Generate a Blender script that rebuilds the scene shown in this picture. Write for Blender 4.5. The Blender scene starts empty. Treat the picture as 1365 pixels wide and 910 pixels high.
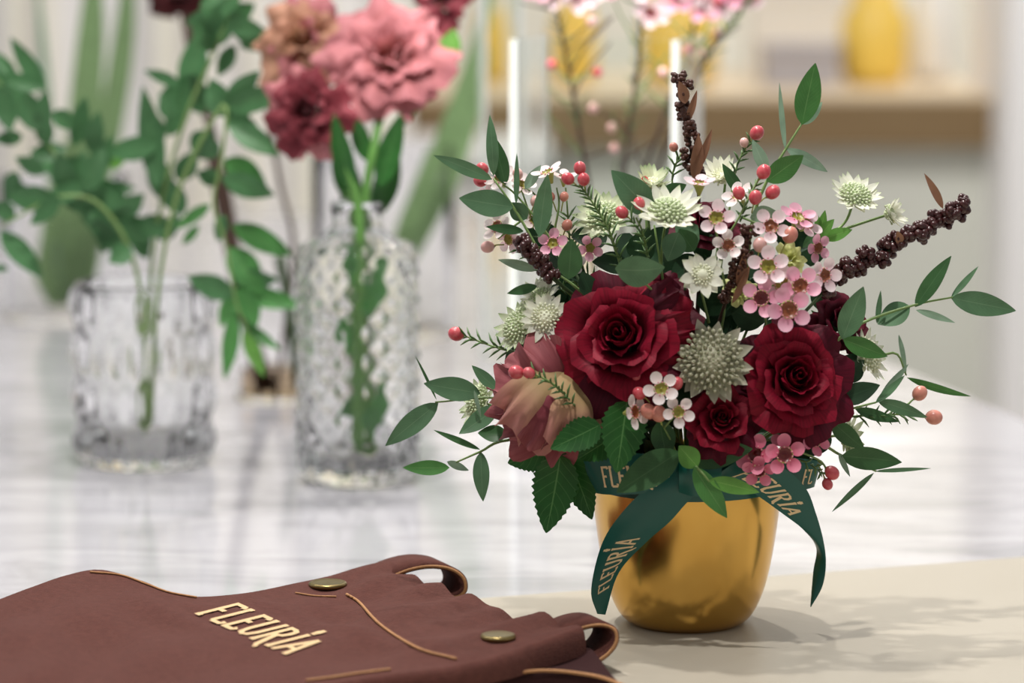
import bpy, math, random
import numpy as np
from mathutils import Vector, Matrix

random.seed(7)
rng = np.random.default_rng(7)
sc = bpy.context.scene
COL = sc.collection
PI = math.pi

# ------------------------------------------------------------------ camera, light, exposure
LENS, PITCH, H = 110.0, math.radians(7.5), 0.45
FPX = 1365 * LENS / 36.0
POT_PX = (914, 828)
cam_d = bpy.data.cameras.new('camera'); cam = bpy.data.objects.new('camera', cam_d); COL.objects.link(cam)
cam.location = (0, 0, H); cam.rotation_euler = (PI/2 - PITCH, 0, 0)
cam_d.lens = LENS; cam_d.sensor_width = 36; cam_d.clip_start = 0.05; cam_d.clip_end = 60
cam_d.dof.use_dof = True; cam_d.dof.aperture_fstop = 4.2; cam_d.dof.aperture_blades = 0
sc.camera = cam
sc.view_settings.view_transform = 'Standard'; sc.view_settings.look = 'None'
sc.view_settings.gamma = 1.0; sc.view_settings.exposure = -0.07
sc.view_settings.use_curve_mapping = False

w = bpy.data.worlds.new('world'); sc.world = w; w.use_nodes = True
nt = w.node_tree; nt.nodes.clear()
tc = nt.nodes.new('ShaderNodeTexCoord'); sp = nt.nodes.new('ShaderNodeSeparateXYZ')
cr = nt.nodes.new('ShaderNodeValToRGB'); mz = nt.nodes.new('ShaderNodeMapRange'); my = nt.nodes.new('ShaderNodeMapRange')
mu = nt.nodes.new('ShaderNodeMath'); mu.operation = 'MULTIPLY'
bg = nt.nodes.new('ShaderNodeBackground'); ou = nt.nodes.new('ShaderNodeOutputWorld')
nt.links.new(tc.outputs['Generated'], sp.inputs[0])
nt.links.new(sp.outputs['Z'], mz.inputs[0]); mz.inputs[1].default_value = -0.4; mz.inputs[2].default_value = 0.9
nt.links.new(mz.outputs[0], cr.inputs[0]); nt.links.new(cr.outputs[0], bg.inputs[0])
cr.color_ramp.elements[0].position = 0.0; cr.color_ramp.elements[0].color = (0.53, 0.53, 0.535, 1)
cr.color_ramp.elements[1].position = 0.9; cr.color_ramp.elements[1].color = (0.90, 0.90, 0.90, 1)
e_ = cr.color_ramp.elements.new(0.33); e_.color = (0.78, 0.78, 0.785, 1)
nt.links.new(sp.outputs['Y'], my.inputs[0]); my.inputs[1].default_value = -0.9; my.inputs[2].default_value = 0.1
my.inputs[3].default_value = 0.42; my.inputs[4].default_value = 1.0   # the room is dimmer on the photographer's side
nt.links.new(my.outputs[0], mu.inputs[0]); mu.inputs[1].default_value = 0.74; nt.links.new(mu.outputs[0], bg.inputs[1])
nt.links.new(bg.outputs[0], ou.inputs[0])

def lamp(name, loc, target, size, power, col=(1, 0.97, 0.93)):
    l = bpy.data.lights.new(name, 'AREA'); l.shape = 'DISK'; l.size = size; l.energy = power; l.color = col
    o = bpy.data.objects.new(name, l); COL.objects.link(o); o.location = loc
    o.rotation_euler = (Vector(target) - Vector(loc)).to_track_quat('-Z', 'Y').to_euler()
    return o
lamp('downlight', (-0.30, 2.25, 1.75), (0.1, 2.0, 0.1), 0.06, 18.0)
lamp('downlight', (-0.10, 1.55, 1.75), (0.1, 2.0, 0.1), 0.06, 18.0)
lamp('downlight', (0.05, 2.9, 1.75), (0.1, 2.0, 0.1), 0.06, 13.0)
lamp('downlight', (-0.9, 3.2, 1.75), (-0.5, 2.8, 0.0), 0.09, 5.0)
lamp('downlight', (1.3, 3.4, 1.75), (0.7, 2.9, 0.0), 0.12, 3.0)  # extra lamp, added to lift the right part of the marble
lamp('downlight', (1.1, 6.9, 1.75), (1.1, 8.4, -0.3), 0.4, 24.0)
lamp('downlight', (0.7, 4.6, 1.75), (0.7, 5.6, -0.2), 0.3, 24.0)
lamp('downlight', (-0.8, 4.2, 1.75), (-0.8, 5.6, 0.2), 0.3, 11.0)

sl_ = bpy.data.lights.new('vase_edge_fill_spot', 'SPOT'); sl_.energy = 230; sl_.spot_size = math.radians(13); sl_.spot_blend = 0.5; sl_.shadow_soft_size = 0.04; sl_.color = (1, 0.97, 0.93)  # unseen spot added to brighten the square vase's edges
so_ = bpy.data.objects.new('vase_edge_fill_spot', sl_); COL.objects.link(so_); so_.location = (-0.2, 1.2, 1.75)
so_.rotation_euler = (Vector((0.09, 2.62, 0.18)) - Vector((-0.2, 1.2, 1.75))).to_track_quat('-Z', 'Y').to_euler()

# ------------------------------------------------------------------ geometry helpers
cp, sn = math.cos(PITCH), math.sin(PITCH)
CAM = np.array([0, 0, H])
def ray(px, py):
    x = (px - 682.5) / FPX; y = -(py - 455.0) / FPX
    return np.array([x, cp + y*sn, -sn + y*cp])
def ground(px, py, z=0.0):
    d = ray(px, py); return CAM + d * ((z - H) / d[2])
def PY(px, py, y):
    d = ray(px, py); return CAM + d * (y / d[1])
def proj(p):
    q = np.asarray(p) - CAM
    dep = q[1]*cp - q[2]*sn
    return np.array([682.5 + FPX*q[0]/dep, 455.0 - FPX*(q[1]*sn + q[2]*cp)/dep])
POT = ground(*POT_PX)
YP = POT[1]
S = float(np.linalg.norm(PY(915, 600, YP) - PY(914, 600, YP)))
cam_d.dof.focus_distance = (YP - 0.035) * cp + (H - 0.15) * sn
def P(px, py, dd=0.0):
    return PY(px, py, YP + dd*S)
def nz(v):
    v = np.asarray(v, float); n = np.linalg.norm(v); return v / n if n > 1e-12 else np.array([0, 0, 1.0])
def s2l(*c):
    r = []
    for v in c:
        v /= 255.0; r.append(v/12.92 if v <= 0.04045 else ((v+0.055)/1.055)**2.4)
    return tuple(r) + (1,)
def smooth(pts, n=6):
    pts = [np.asarray(p, float) for p in pts]
    if len(pts) < 3: 
        return [pts[0] + (pts[-1]-pts[0])*k/n for k in range(n+1)]
    ex = [2*pts[0]-pts[1]] + pts + [2*pts[-1]-pts[-2]]; out = []
    for i in range(1, len(ex)-2):
        a, b, c, d = ex[i-1:i+3]
        for k in range(n):
            t = k/n
            out.append(0.5*((2*b)+(c-a)*t+(2*a-5*b+4*c-d)*t*t+(3*b-a-3*c+d)*t**3))
    out.append(pts[-1]); return out

class MB:
    def __init__(s): s.v = []; s.f = []; s.uv = []; s.n = 0
    def add(s, v, f, uv=None):
        v = np.asarray(v, float).reshape(-1, 3)
        s.v.append(v); s.f += [tuple(i + s.n for i in q) for q in f]; s.n += len(v)
        s.uv.append(np.zeros((len(v), 2)) if uv is None else np.asarray(uv, float).reshape(-1, 2))
    def grid(s, g, closed=False, uv=None, cap=False):
        g = np.asarray(g, float); n, m = g.shape[:2]; f = []
        mm = m if closed else m-1
        for i in range(n-1):
            for j in range(mm):
                k = (j+1) % m
                f.append((i*m+j, i*m+k, (i+1)*m+k, (i+1)*m+j))
        if cap:
            f.append(tuple(range(m))[::-1]); f.append(tuple((n-1)*m+j for j in range(m)))
        if uv is None:
            uv = np.array([[(j/max(1, m-1), i/max(1, n-1)) for j in range(m)] for i in range(n)])
        s.add(g.reshape(-1, 3), f, uv)
    def tube(s, pts, r, k=6, cap=True):
        pts = [np.asarray(p, float) for p in pts]; n = len(pts)
        rr = r if hasattr(r, '__len__') else [r]*n
        if len(rr) != n: rr = np.interp(np.linspace(0, 1, n), np.linspace(0, 1, len(rr)), rr)
        up = np.array([0.31, 0.2, 0.93]); g = []
        for i in range(n):
            t = nz(pts[min(n-1, i+1)] - pts[max(0, i-1)])
            a = nz(np.cross(up, t)); b = np.cross(t, a); up = b
            g.append([pts[i] + rr[i]*(math.cos(2*PI*j/k)*a + math.sin(2*PI*j/k)*b) for j in range(k)])
        s.grid(g, True, cap=cap)
    def ball(s, c, r, axis=None, stretch=1.0, res=1, jit=0.0):
        v, f = ICO[res]; q = v*r
        if axis is not None:
            a = nz(axis); q = q + np.outer(q @ a, a)*(stretch-1)
        if jit: q = q*(1 + jit*rng.standard_normal((len(q), 1)))
        s.add(q + np.asarray(c), f)
    def lathe(s, prof, c=(0, 0, 0), k=48, wob=None):
        g = []
        for (r, z) in prof:
            g.append([(c[0]+r*math.cos(2*PI*j/k), c[1]+r*math.sin(2*PI*j/k), c[2]+z) for j in range(k)])
        s.grid(g, True, uv=np.array([[(j/k, i/len(prof)) for j in range(k)] for i in range(len(prof))]))
    def box(s, a, b):
        x0, y0, z0 = a; x1, y1, z1 = b
        v = [(x0,y0,z0),(x1,y0,z0),(x1,y1,z0),(x0,y1,z0),(x0,y0,z1),(x1,y0,z1),(x1,y1,z1),(x0,y1,z1)]
        s.add(v, [(3,2,1,0),(4,5,6,7),(0,1,5,4),(1,2,6,5),(2,3,7,6),(3,0,4,7)])
    def prism(s, poly, z0, z1):
        n = len(poly)
        v = [(p[0], p[1], z0) for p in poly] + [(p[0], p[1], z1) for p in poly]
        f = [tuple(range(n))[::-1], tuple(range(n, 2*n))] + [(i, (i+1) % n, n+(i+1) % n, n+i) for i in range(n)]
        s.add(v, f)
    def mesh(s, name, mat, off=(0, 0, 0), sm=True):
        v = np.concatenate(s.v) - np.asarray(off)
        me = bpy.data.meshes.new(name); me.from_pydata(v.tolist(), [], s.f)
        uv = np.concatenate(s.uv); l = me.uv_layers.new(name='UVMap')
        idx = np.empty(len(me.loops), dtype=np.int32); me.loops.foreach_get('vertex_index', idx)
        l.data.foreach_set('uv', uv[idx].astype(np.float32).ravel())
        if sm: me.polygons.foreach_set('use_smooth', [True]*len(me.polygons))
        me.materials.append(mat); me.update(); return me

def ico(sub):
    t = (1+5**.5)/2
    v = [(-1,t,0),(1,t,0),(-1,-t,0),(1,-t,0),(0,-1,t),(0,1,t),(0,-1,-t),(0,1,-t),(t,0,-1),(t,0,1),(-t,0,-1),(-t,0,1)]
    f = [(0,11,5),(0,5,1),(0,1,7),(0,7,10),(0,10,11),(1,5,9),(5,11,4),(11,10,2),(10,7,6),(7,1,8),(3,9,4),(3,4,2),(3,2,6),(3,6,8),(3,8,9),(4,9,5),(2,4,11),(6,2,10),(8,6,7),(9,8,1)]
    v = [nz(p) for p in v]
    for _ in range(sub):
        c = {}; nf = []
        def mid(a, b):
            k = (min(a, b), max(a, b))
            if k not in c: v.append(nz(v[a]+v[b])); c[k] = len(v)-1
            return c[k]
        for a, b, d in f:
            x, y, z = mid(a, b), mid(b, d), mid(d, a)
            nf += [(a, x, z), (b, y, x), (d, z, y), (x, y, z)]
        f = nf
    return np.array(v), f
ICO = {0: ico(0), 1: ico(1), 2: ico(2)}

LOC = {}
def thing(name, label, cat, loc, group=None):
    o = bpy.data.objects.new(name, None); COL.objects.link(o)
    o.location = Vector(loc); o.empty_display_size = 0.01
    o['label'] = label; o['category'] = cat
    if group: o['group'] = group
    LOC[o.name] = Matrix.Translation(Vector(loc)); return o
def part(name, mb, mat, parent, label=None, sm=True):
    """world-space mesh linked as a child (or top-level when parent is None)"""
    off = LOC[parent.name].translation if parent else Vector((0, 0, 0))
    o = bpy.data.objects.new(name, mb.mesh(name, mat, off, sm)); COL.objects.link(o)
    if parent:
        o.parent = parent; LOC[o.name] = LOC[parent.name].copy()
    else: LOC[o.name] = Matrix.Identity(4)
    if label: o['label'] = label
    return o
def inst(name, me, M, parent, label=None):
    """mesh datablock placed by a world matrix under parent"""
    o = bpy.data.objects.new(name, me); COL.objects.link(o)
    o.parent = parent; o.matrix_basis = LOC[parent.name].inverted() @ M; LOC[o.name] = M
    if label: o['label'] = label
    return o
def struct(name, mb, mat, sm=False):
    o = part(name, mb, mat, None, sm=sm); o['kind'] = 'structure'; return o
def single(name, mb, mat, label, cat, group=None, sm=True):
    o = part(name, mb, mat, None, sm=sm); o['label'] = label; o['category'] = cat
    if group: o['group'] = group
    return o
def frame(axis, c, scale=1.0, spin=0.0):
    z = Vector(nz(axis)); x = Vector((0.2, 0.1, 1)).cross(z).normalized(); y = z.cross(x)
    m = Matrix((x, y, z)).transposed().to_4x4()
    return Matrix.Translation(Vector(c)) @ m @ Matrix.Rotation(spin, 4, 'Z') @ Matrix.Scale(scale, 4)

# ------------------------------------------------------------------ materials
def mat(name, col, rough=0.5, metal=0.0, spec=0.5, var=0.0, noise=0.0, nscale=40.0, bump=0.0, bscale=200.0, sheen=0.0, trans=0.0, coat=0.0, dark=None, coords='Object'):
    m = bpy.data.materials.new(name); m.use_nodes = True; n = m.node_tree.nodes; L = m.node_tree.links
    b = n['Principled BSDF']; b.inputs['Roughness'].default_value = rough; b.inputs['Metallic'].default_value = metal
    b.inputs['Specular IOR Level'].default_value = spec; b.inputs['Coat Weight'].default_value = coat
    if sheen:
        b.inputs['Sheen Weight'].default_value = sheen; b.inputs['Sheen Roughness'].default_value = 0.4
    t = n.new('ShaderNodeTexCoord'); base = None
    rgb = n.new('ShaderNodeRGB'); rgb.outputs[0].default_value = col; base = rgb.outputs[0]
    if noise:
        nz_ = n.new('ShaderNodeTexNoise'); nz_.inputs['Scale'].default_value = nscale; nz_.inputs['Detail'].default_value = 4
        L.new(t.outputs[coords], nz_.inputs['Vector'])
        mx = n.new('ShaderNodeMix'); mx.data_type = 'RGBA'
        L.new(base, mx.inputs['A'])
        mx.inputs['B'].default_value = dark if dark else tuple(c*0.45 for c in col[:3]) + (1,)
        rp = n.new('ShaderNodeMapRange'); rp.inputs[1].default_value = 0.35; rp.inputs[2].default_value = 0.75; rp.inputs[4].default_value = noise
        L.new(nz_.outputs['Fac'], rp.inputs[0]); L.new(rp.outputs[0], mx.inputs['Factor']); base = mx.outputs['Result']
    if var:
        oi = n.new('ShaderNodeObjectInfo'); hs = n.new('ShaderNodeHueSaturation')
        r2 = n.new('ShaderNodeMapRange'); r2.inputs[3].default_value = 1-var; r2.inputs[4].default_value = 1+var
        L.new(oi.outputs['Random'], r2.inputs[0]); L.new(r2.outputs[0], hs.inputs['Value']); L.new(base, hs.inputs['Color']); base = hs.outputs[0]
    L.new(base, b.inputs['Base Color'])
    if bump:
        nb = n.new('ShaderNodeTexNoise'); nb.inputs['Scale'].default_value = bscale; nb.inputs['Detail'].default_value = 3
        L.new(t.outputs[coords], nb.inputs['Vector'])
        bp = n.new('ShaderNodeBump'); bp.inputs['Strength'].default_value = bump; bp.inputs['Distance'].default_value = 0.002
        L.new(nb.outputs['Fac'], bp.inputs['Height']); L.new(bp.outputs[0], b.inputs['Normal'])
    if trans:
        tr = n.new('ShaderNodeBsdfTranslucent'); L.new(base, tr.inputs[0])
        ms = n.new('ShaderNodeMixShader'); ms.inputs[0].default_value = trans
        L.new(b.outputs[0], ms.inputs[1]); L.new(tr.outputs[0], ms.inputs[2]); L.new(ms.outputs[0], n['Material Output'].inputs[0])
    return m

def leafmat(name, col, vein, rough=0.42, var=0.15, trans=0.18, veins=14.0, vamt=0.3):
    """midrib and side veins by the leaf's own uv (u across, v along)"""
    m = bpy.data.materials.new(name); m.use_nodes = True; n = m.node_tree.nodes; L = m.node_tree.links
    b = n['Principled BSDF']; b.inputs['Roughness'].default_value = rough; b.inputs['Specular IOR Level'].default_value = 0.35
    uv = n.new('ShaderNodeTexCoord'); sx = n.new('ShaderNodeSeparateXYZ'); L.new(uv.outputs['UV'], sx.inputs[0])
    def mth(op, a, bb=None):
        q = n.new('ShaderNodeMath'); q.operation = op
        for i, v in enumerate((a, bb)):
            if v is None: continue
            if isinstance(v, (int, float)): q.inputs[i].default_value = v
            else: L.new(v, q.inputs[i])
        return q.outputs[0]
    d = mth('ABSOLUTE', mth('SUBTRACT', sx.outputs[0], 0.5))
    mid = mth('LESS_THAN', d, 0.018)
    side = mth('MULTIPLY', mth('GREATER_THAN', mth('SINE', mth('MULTIPLY', mth('SUBTRACT', sx.outputs[1], mth('MULTIPLY', d, 0.5)), veins*6.28)), 0.93), 0.35)
    fac = mth('MULTIPLY', mth('MAXIMUM', mid, side), vamt)
    nb = n.new('ShaderNodeTexNoise'); nb.inputs['Scale'].default_value = 90; nb.inputs['Detail'].default_value = 3
    L.new(uv.outputs['Object'], nb.inputs['Vector'])
    mx = n.new('ShaderNodeMix'); mx.data_type = 'RGBA'; mx.inputs['A'].default_value = col; mx.inputs['B'].default_value = tuple(c*0.6 for c in col[:3]) + (1,)
    rp = n.new('ShaderNodeMapRange'); rp.inputs[1].default_value = 0.4; rp.inputs[2].default_value = 0.7; rp.inputs[4].default_value = 0.55
    L.new(nb.outputs['Fac'], rp.inputs[0]); L.new(rp.outputs[0], mx.inputs['Factor'])
    m2 = n.new('ShaderNodeMix'); m2.data_type = 'RGBA'; L.new(fac, m2.inputs['Factor']); L.new(mx.outputs['Result'], m2.inputs['A']); m2.inputs['B'].default_value = vein
    oi = n.new('ShaderNodeObjectInfo'); hs = n.new('ShaderNodeHueSaturation'); r2 = n.new('ShaderNodeMapRange')
    r2.inputs[3].default_value = 1-var; r2.inputs[4].default_value = 1+var
    L.new(oi.outputs['Random'], r2.inputs[0]); L.new(r2.outputs[0], hs.inputs['Value']); L.new(m2.outputs['Result'], hs.inputs['Color'])
    L.new(hs.outputs[0], b.inputs['Base Color'])
    tr = n.new('ShaderNodeBsdfTranslucent'); L.new(hs.outputs[0], tr.inputs[0])
    ms = n.new('ShaderNodeMixShader'); ms.inputs[0].default_value = trans
    L.new(b.outputs[0], ms.inputs[1]); L.new(tr.outputs[0], ms.inputs[2]); L.new(ms.outputs[0], n['Material Output'].inputs[0])
    return m

def petalmat(name, base, tip, rough=0.6, sheen=0.3, trans=0.12, pos=(0.3, 0.95), streak=0.0, var=0.12, scol=None):
    """colour runs from the petal's foot to its edge, with fine lengthwise veins"""
    m = bpy.data.materials.new(name); m.use_nodes = True; n = m.node_tree.nodes; L = m.node_tree.links
    b = n['Principled BSDF']; b.inputs['Roughness'].default_value = rough; b.inputs['Specular IOR Level'].default_value = 0.2
    b.inputs['Sheen Weight'].default_value = sheen; b.inputs['Sheen Roughness'].default_value = 0.45
    if scol: b.inputs['Sheen Tint'].default_value = scol
    uv = n.new('ShaderNodeTexCoord'); sx = n.new('ShaderNodeSeparateXYZ'); L.new(uv.outputs['UV'], sx.inputs[0])
    cr = n.new('ShaderNodeValToRGB'); cr.color_ramp.elements[0].position = pos[0]; cr.color_ramp.elements[1].position = pos[1]
    cr.color_ramp.elements[0].color = base; cr.color_ramp.elements[1].color = tip
    L.new(sx.outputs[1], cr.inputs[0]); c = cr.outputs[0]
    nb = n.new('ShaderNodeTexNoise'); nb.inputs['Scale'].default_value = 1.0; nb.inputs['Detail'].default_value = 2
    mp = n.new('ShaderNodeMapping'); mp.inputs['Scale'].default_value = (40, 2.5, 1); L.new(uv.outputs['UV'], mp.inputs[0]); L.new(mp.outputs[0], nb.inputs['Vector'])
    if streak:
        mx = n.new('ShaderNodeMix'); mx.data_type = 'RGBA'; L.new(c, mx.inputs['A']); mx.inputs['B'].default_value = base
        rp = n.new('ShaderNodeMapRange'); rp.inputs[1].default_value = 0.45; rp.inputs[2].default_value = 0.65; rp.inputs[4].default_value = streak
        L.new(nb.outputs['Fac'], rp.inputs[0]); L.new(rp.outputs[0], mx.inputs['Factor']); c = mx.outputs['Result']
    oi = n.new('ShaderNodeObjectInfo'); hs = n.new('ShaderNodeHueSaturation'); r2 = n.new('ShaderNodeMapRange')
    r2.inputs[3].default_value = 1-var; r2.inputs[4].default_value = 1+var
    L.new(oi.outputs['Random'], r2.inputs[0]); L.new(r2.outputs[0], hs.inputs['Value']); L.new(c, hs.inputs['Color'])
    L.new(hs.outputs[0], b.inputs['Base Color'])
    bp = n.new('ShaderNodeBump'); bp.inputs['Strength'].default_value = 0.25; bp.inputs['Distance'].default_value = 0.0006
    L.new(nb.outputs['Fac'], bp.inputs['Height']); L.new(bp.outputs[0], b.inputs['Normal'])
    tr = n.new('ShaderNodeBsdfTranslucent'); L.new(hs.outputs[0], tr.inputs[0])
    ms = n.new('ShaderNodeMixShader'); ms.inputs[0].default_value = trans
    L.new(b.outputs[0], ms.inputs[1]); L.new(tr.outputs[0], ms.inputs[2]); L.new(ms.outputs[0], n['Material Output'].inputs[0])
    return m

def glassmat(name, col=(1, 1, 1, 1), ior=1.45, rough=0.0):
    m = bpy.data.materials.new(name); m.use_nodes = True; b = m.node_tree.nodes['Principled BSDF']
    b.inputs['Transmission Weight'].default_value = 1; b.inputs['Roughness'].default_value = rough; b.inputs['IOR'].default_value = ior
    b.inputs['Base Color'].default_value = col; return m

def marblemat():
    m = bpy.data.materials.new('white_marble'); m.use_nodes = True; n = m.node_tree.nodes; L = m.node_tree.links
    b = n['Principled BSDF']; b.inputs['Roughness'].default_value = 0.09; b.inputs['Specular IOR Level'].default_value = 0.42
    t = n.new('ShaderNodeTexCoord')
    mp = n.new('ShaderNodeMapping'); mp.inputs['Rotation'].default_value = (0, 0, 0.35); mp.inputs['Scale'].default_value = (3.2, 8.5, 1); L.new(t.outputs['Object'], mp.inputs[0])
    a = n.new('ShaderNodeTexNoise'); a.inputs['Scale'].default_value = 1.6; a.inputs['Detail'].default_value = 8; a.inputs['Roughness'].default_value = 0.62; a.inputs['Distortion'].default_value = 1.2
    L.new(mp.outputs[0], a.inputs['Vector'])
    c = n.new('ShaderNodeValToRGB'); e = c.color_ramp.elements
    e[0].position = 0.36; e[0].color = s2l(160, 159, 163); e[1].position = 0.56; e[1].color = s2l(188, 186, 191)
    L.new(a.outputs['Fac'], c.inputs[0]); L.new(c.outputs[0], b.inputs['Base Color']); return m

M = {}
M['marble'] = marblemat()
M['beige'] = mat('beige_stone', s2l(176, 168, 153), 0.45, noise=0.35, nscale=9, dark=s2l(164, 155, 138), bump=0.05, bscale=160)
M['wall_white'] = mat('white_paint', s2l(244, 241, 240), 0.6)
M['wall_grey'] = mat('grey_paint', s2l(212, 213, 203), 0.6, noise=0.1, nscale=3)
M['cream'] = mat('cream_paint', s2l(248, 243, 228), 0.5)
M['floor'] = mat('grey_floor', s2l(190, 187, 182), 0.35)
M['wood'] = mat('wood_edge', s2l(130, 106, 72), 0.6, noise=0.4, nscale=6, dark=s2l(116, 92, 58))
M['woodtop'] = mat('wood_top', s2l(226, 206, 176), 0.4, noise=0.4, nscale=6, dark=s2l(214, 190, 156))
M['streak_post'] = mat('dark_streak_post', s2l(34, 28, 24), 0.5)
M['yellow'] = mat('yellow_glaze', s2l(236, 200, 90), 0.4)
M['white_glaze'] = mat('white_glaze', s2l(232, 230, 226), 0.35)
M['greybox'] = mat('grey_card', s2l(176, 172, 176), 0.6)
M['glass'] = glassmat('clear_glass', (1, 1, 1, 1), 1.05); M['crystal'] = glassmat('cut_crystal', (0.995, 1, 0.995, 1), 1.34)
M['glass_green'] = glassmat('green_tinted_glass', (0.98, 1.0, 0.99, 1), 1.2)
M['gold'] = mat('brushed_brass', s2l(220, 176, 94), 0.22, metal=1.0, noise=0.45, nscale=26, dark=s2l(198, 150, 68), bump=0.04, bscale=60)
M['ribbon'] = mat('green_satin', s2l(10, 90, 80), 0.3, spec=0.5, sheen=0.0)
M['foil'] = mat('gold_foil', s2l(240, 212, 164), 0.4, metal=0.0)
M['canvas'] = mat('brown_canvas', s2l(92, 55, 48), 0.85, spec=0.12, noise=0.5, nscale=240, dark=s2l(68, 39, 34), bump=0.5, bscale=900, sheen=0.05)
M['canvas_in'] = mat('brown_canvas_inside', s2l(58, 36, 36), 0.9, spec=0.1, noise=0.3, nscale=240)
M['thread'] = mat('tan_thread', s2l(176, 126, 80), 0.7, noise=0.5, nscale=500)
M['embroid'] = mat('cream_embroidery', s2l(224, 188, 140), 0.7, noise=0.4, nscale=700, bump=0.4, bscale=1200)
M['brass'] = mat('antique_brass', s2l(140, 122, 78), 0.32, metal=0.9, noise=0.4, nscale=300)
M['euc'] = leafmat('eucalyptus_leaf', s2l(92, 130, 94), s2l(140, 168, 132))
M['euc_d'] = leafmat('dark_eucalyptus_leaf', s2l(64, 104, 62), s2l(106, 140, 98))
M['euc_g'] = leafmat('green_eucalyptus_leaf', s2l(76, 130, 66), s2l(142, 182, 116))
M['euc_l'] = leafmat('lime_leaf', s2l(104, 160, 72), s2l(176, 208, 128), trans=0.3)
M['euc_p'] = leafmat('pale_eucalyptus_leaf', s2l(136, 164, 138), s2l(176, 196, 174))
M['roseleaf'] = leafmat('rose_leaf', s2l(44, 98, 42), s2l(98, 146, 84), rough=0.38, veins=7, vamt=0.7)
M['darkleaf'] = leafmat('deep_green_leaf', s2l(42, 70, 46), s2l(62, 92, 64))
M['bgleaf'] = leafmat('background_eucalyptus_leaf', s2l(78, 124, 80), s2l(124, 158, 108))
M['bgleaf_g'] = leafmat('background_green_leaf', s2l(84, 146, 78), s2l(150, 190, 120))
M['blade'] = leafmat('long_green_blade', s2l(132, 162, 112), s2l(140, 172, 112), trans=0.25)
M['stem'] = mat('green_stem', s2l(118, 146, 84), 0.5, var=0.1)
M['stem_g'] = mat('fresh_green_stem', s2l(92, 140, 66), 0.45, var=0.1)
M['stem_d'] = mat('dark_stem', s2l(52, 74, 40), 0.5, var=0.1)
M['stem_b'] = mat('brown_stem', s2l(66, 44, 34), 0.6)
M['needle'] = mat('needle_green', s2l(84, 116, 66), 0.5, var=0.15)
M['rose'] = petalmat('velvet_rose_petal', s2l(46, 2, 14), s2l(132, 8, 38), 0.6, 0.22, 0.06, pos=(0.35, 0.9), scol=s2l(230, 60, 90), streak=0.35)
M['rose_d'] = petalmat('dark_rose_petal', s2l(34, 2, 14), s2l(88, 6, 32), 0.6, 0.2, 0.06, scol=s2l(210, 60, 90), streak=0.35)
M['lis_m'] = petalmat('mauve_lisianthus_petal', s2l(128, 56, 66), s2l(164, 92, 96), 0.6, 0.2, 0.2, streak=0.4)
M['lis_b'] = petalmat('dusty_lisianthus_petal', s2l(168, 140, 100), s2l(204, 140, 132), 0.6, 0.15, 0.2, pos=(0.35, 0.85), streak=0.2)
M['lis_pink'] = petalmat('pink_lisianthus_petal', s2l(176, 102, 96), s2l(196, 126, 132), 0.6, 0.15, 0.3, streak=0.35)
M['lis_peach'] = petalmat('peach_lisianthus_petal', s2l(176, 136, 96), s2l(196, 146, 124), 0.6, 0.15, 0.3, streak=0.3)
M['lis_burg'] = petalmat('burgundy_lisianthus_petal', s2l(96, 30, 40), s2l(142, 60, 70), 0.6, 0.2, 0.2, streak=0.4)
M['lis_dark'] = petalmat('dark_lisianthus_petal', s2l(44, 10, 14), s2l(74, 24, 26), 0.6, 0.2, 0.1)
M['astr'] = petalmat('astrantia_bract', s2l(242, 242, 226), s2l(208, 220, 176), 0.6, 0.1, 0.3, pos=(0.8, 1.0), streak=0.0)
M['astr_g'] = petalmat('green_astrantia_bract', s2l(226, 230, 202), s2l(140, 168, 108), 0.6, 0.1, 0.3, pos=(0.62, 1.0), streak=0.4)
M['astr_k'] = petalmat('grey_astrantia_bract', s2l(158, 164, 132), s2l(196, 190, 172), 0.6, 0.1, 0.2, streak=0.4)
M['flor'] = mat('cream_floret', s2l(232, 234, 206), 0.6, var=0.05)
M['flor_g'] = mat('green_floret', s2l(178, 196, 142), 0.6, noise=0.8, nscale=500, dark=s2l(236, 236, 220))
M['flor_k'] = mat('grey_floret', s2l(124, 130, 94), 0.6, noise=0.8, nscale=700, dark=s2l(222, 212, 194))
M['wax_p'] = petalmat('pale_waxflower_petal', s2l(242, 206, 214), s2l(248, 230, 232), 0.5, 0.1, 0.25, pos=(0.2, 0.8))
M['wax_m'] = petalmat('pink_waxflower_petal', s2l(238, 158, 186), s2l(246, 190, 208), 0.5, 0.1, 0.25, pos=(0.2, 0.8))
M['wax_d'] = petalmat('rose_pink_waxflower_petal', s2l(214, 104, 132), s2l(238, 148, 172), 0.5, 0.1, 0.2, pos=(0.2, 0.9))
M['wax_w'] = petalmat('white_waxflower_petal', s2l(240, 220, 216), s2l(248, 238, 236), 0.5, 0.1, 0.25, pos=(0.2, 0.8))
M['cup_g'] = mat('olive_cup', s2l(150, 142, 52), 0.35); M['cup_b'] = mat('brown_cup', s2l(142, 78, 46), 0.35)
M['cup_r'] = mat('red_cup', s2l(112, 34, 36), 0.35); M['ring'] = mat('pink_ring', s2l(224, 150, 158), 0.4)
M['calyx'] = mat('lime_calyx', s2l(160, 172, 84), 0.45, noise=0.4, nscale=400, dark=s2l(190, 140, 110))
M['bud_r'] = mat('red_bud', s2l(198, 66, 80), 0.28, noise=0.6, nscale=350, dark=s2l(222, 132, 130), var=0.1)
M['bud_p'] = mat('peach_bud', s2l(208, 140, 122), 0.3, noise=0.5, nscale=350, dark=s2l(190, 96, 92), var=0.1)
M['bud_k'] = mat('pale_pink_bud', s2l(232, 186, 178), 0.3, noise=0.4, nscale=350, dark=s2l(222, 150, 150), var=0.06)
M['seed'] = mat('dark_seed', s2l(66, 30, 30), 0.28, noise=0.5, nscale=300, dark=s2l(40, 16, 18))
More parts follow.
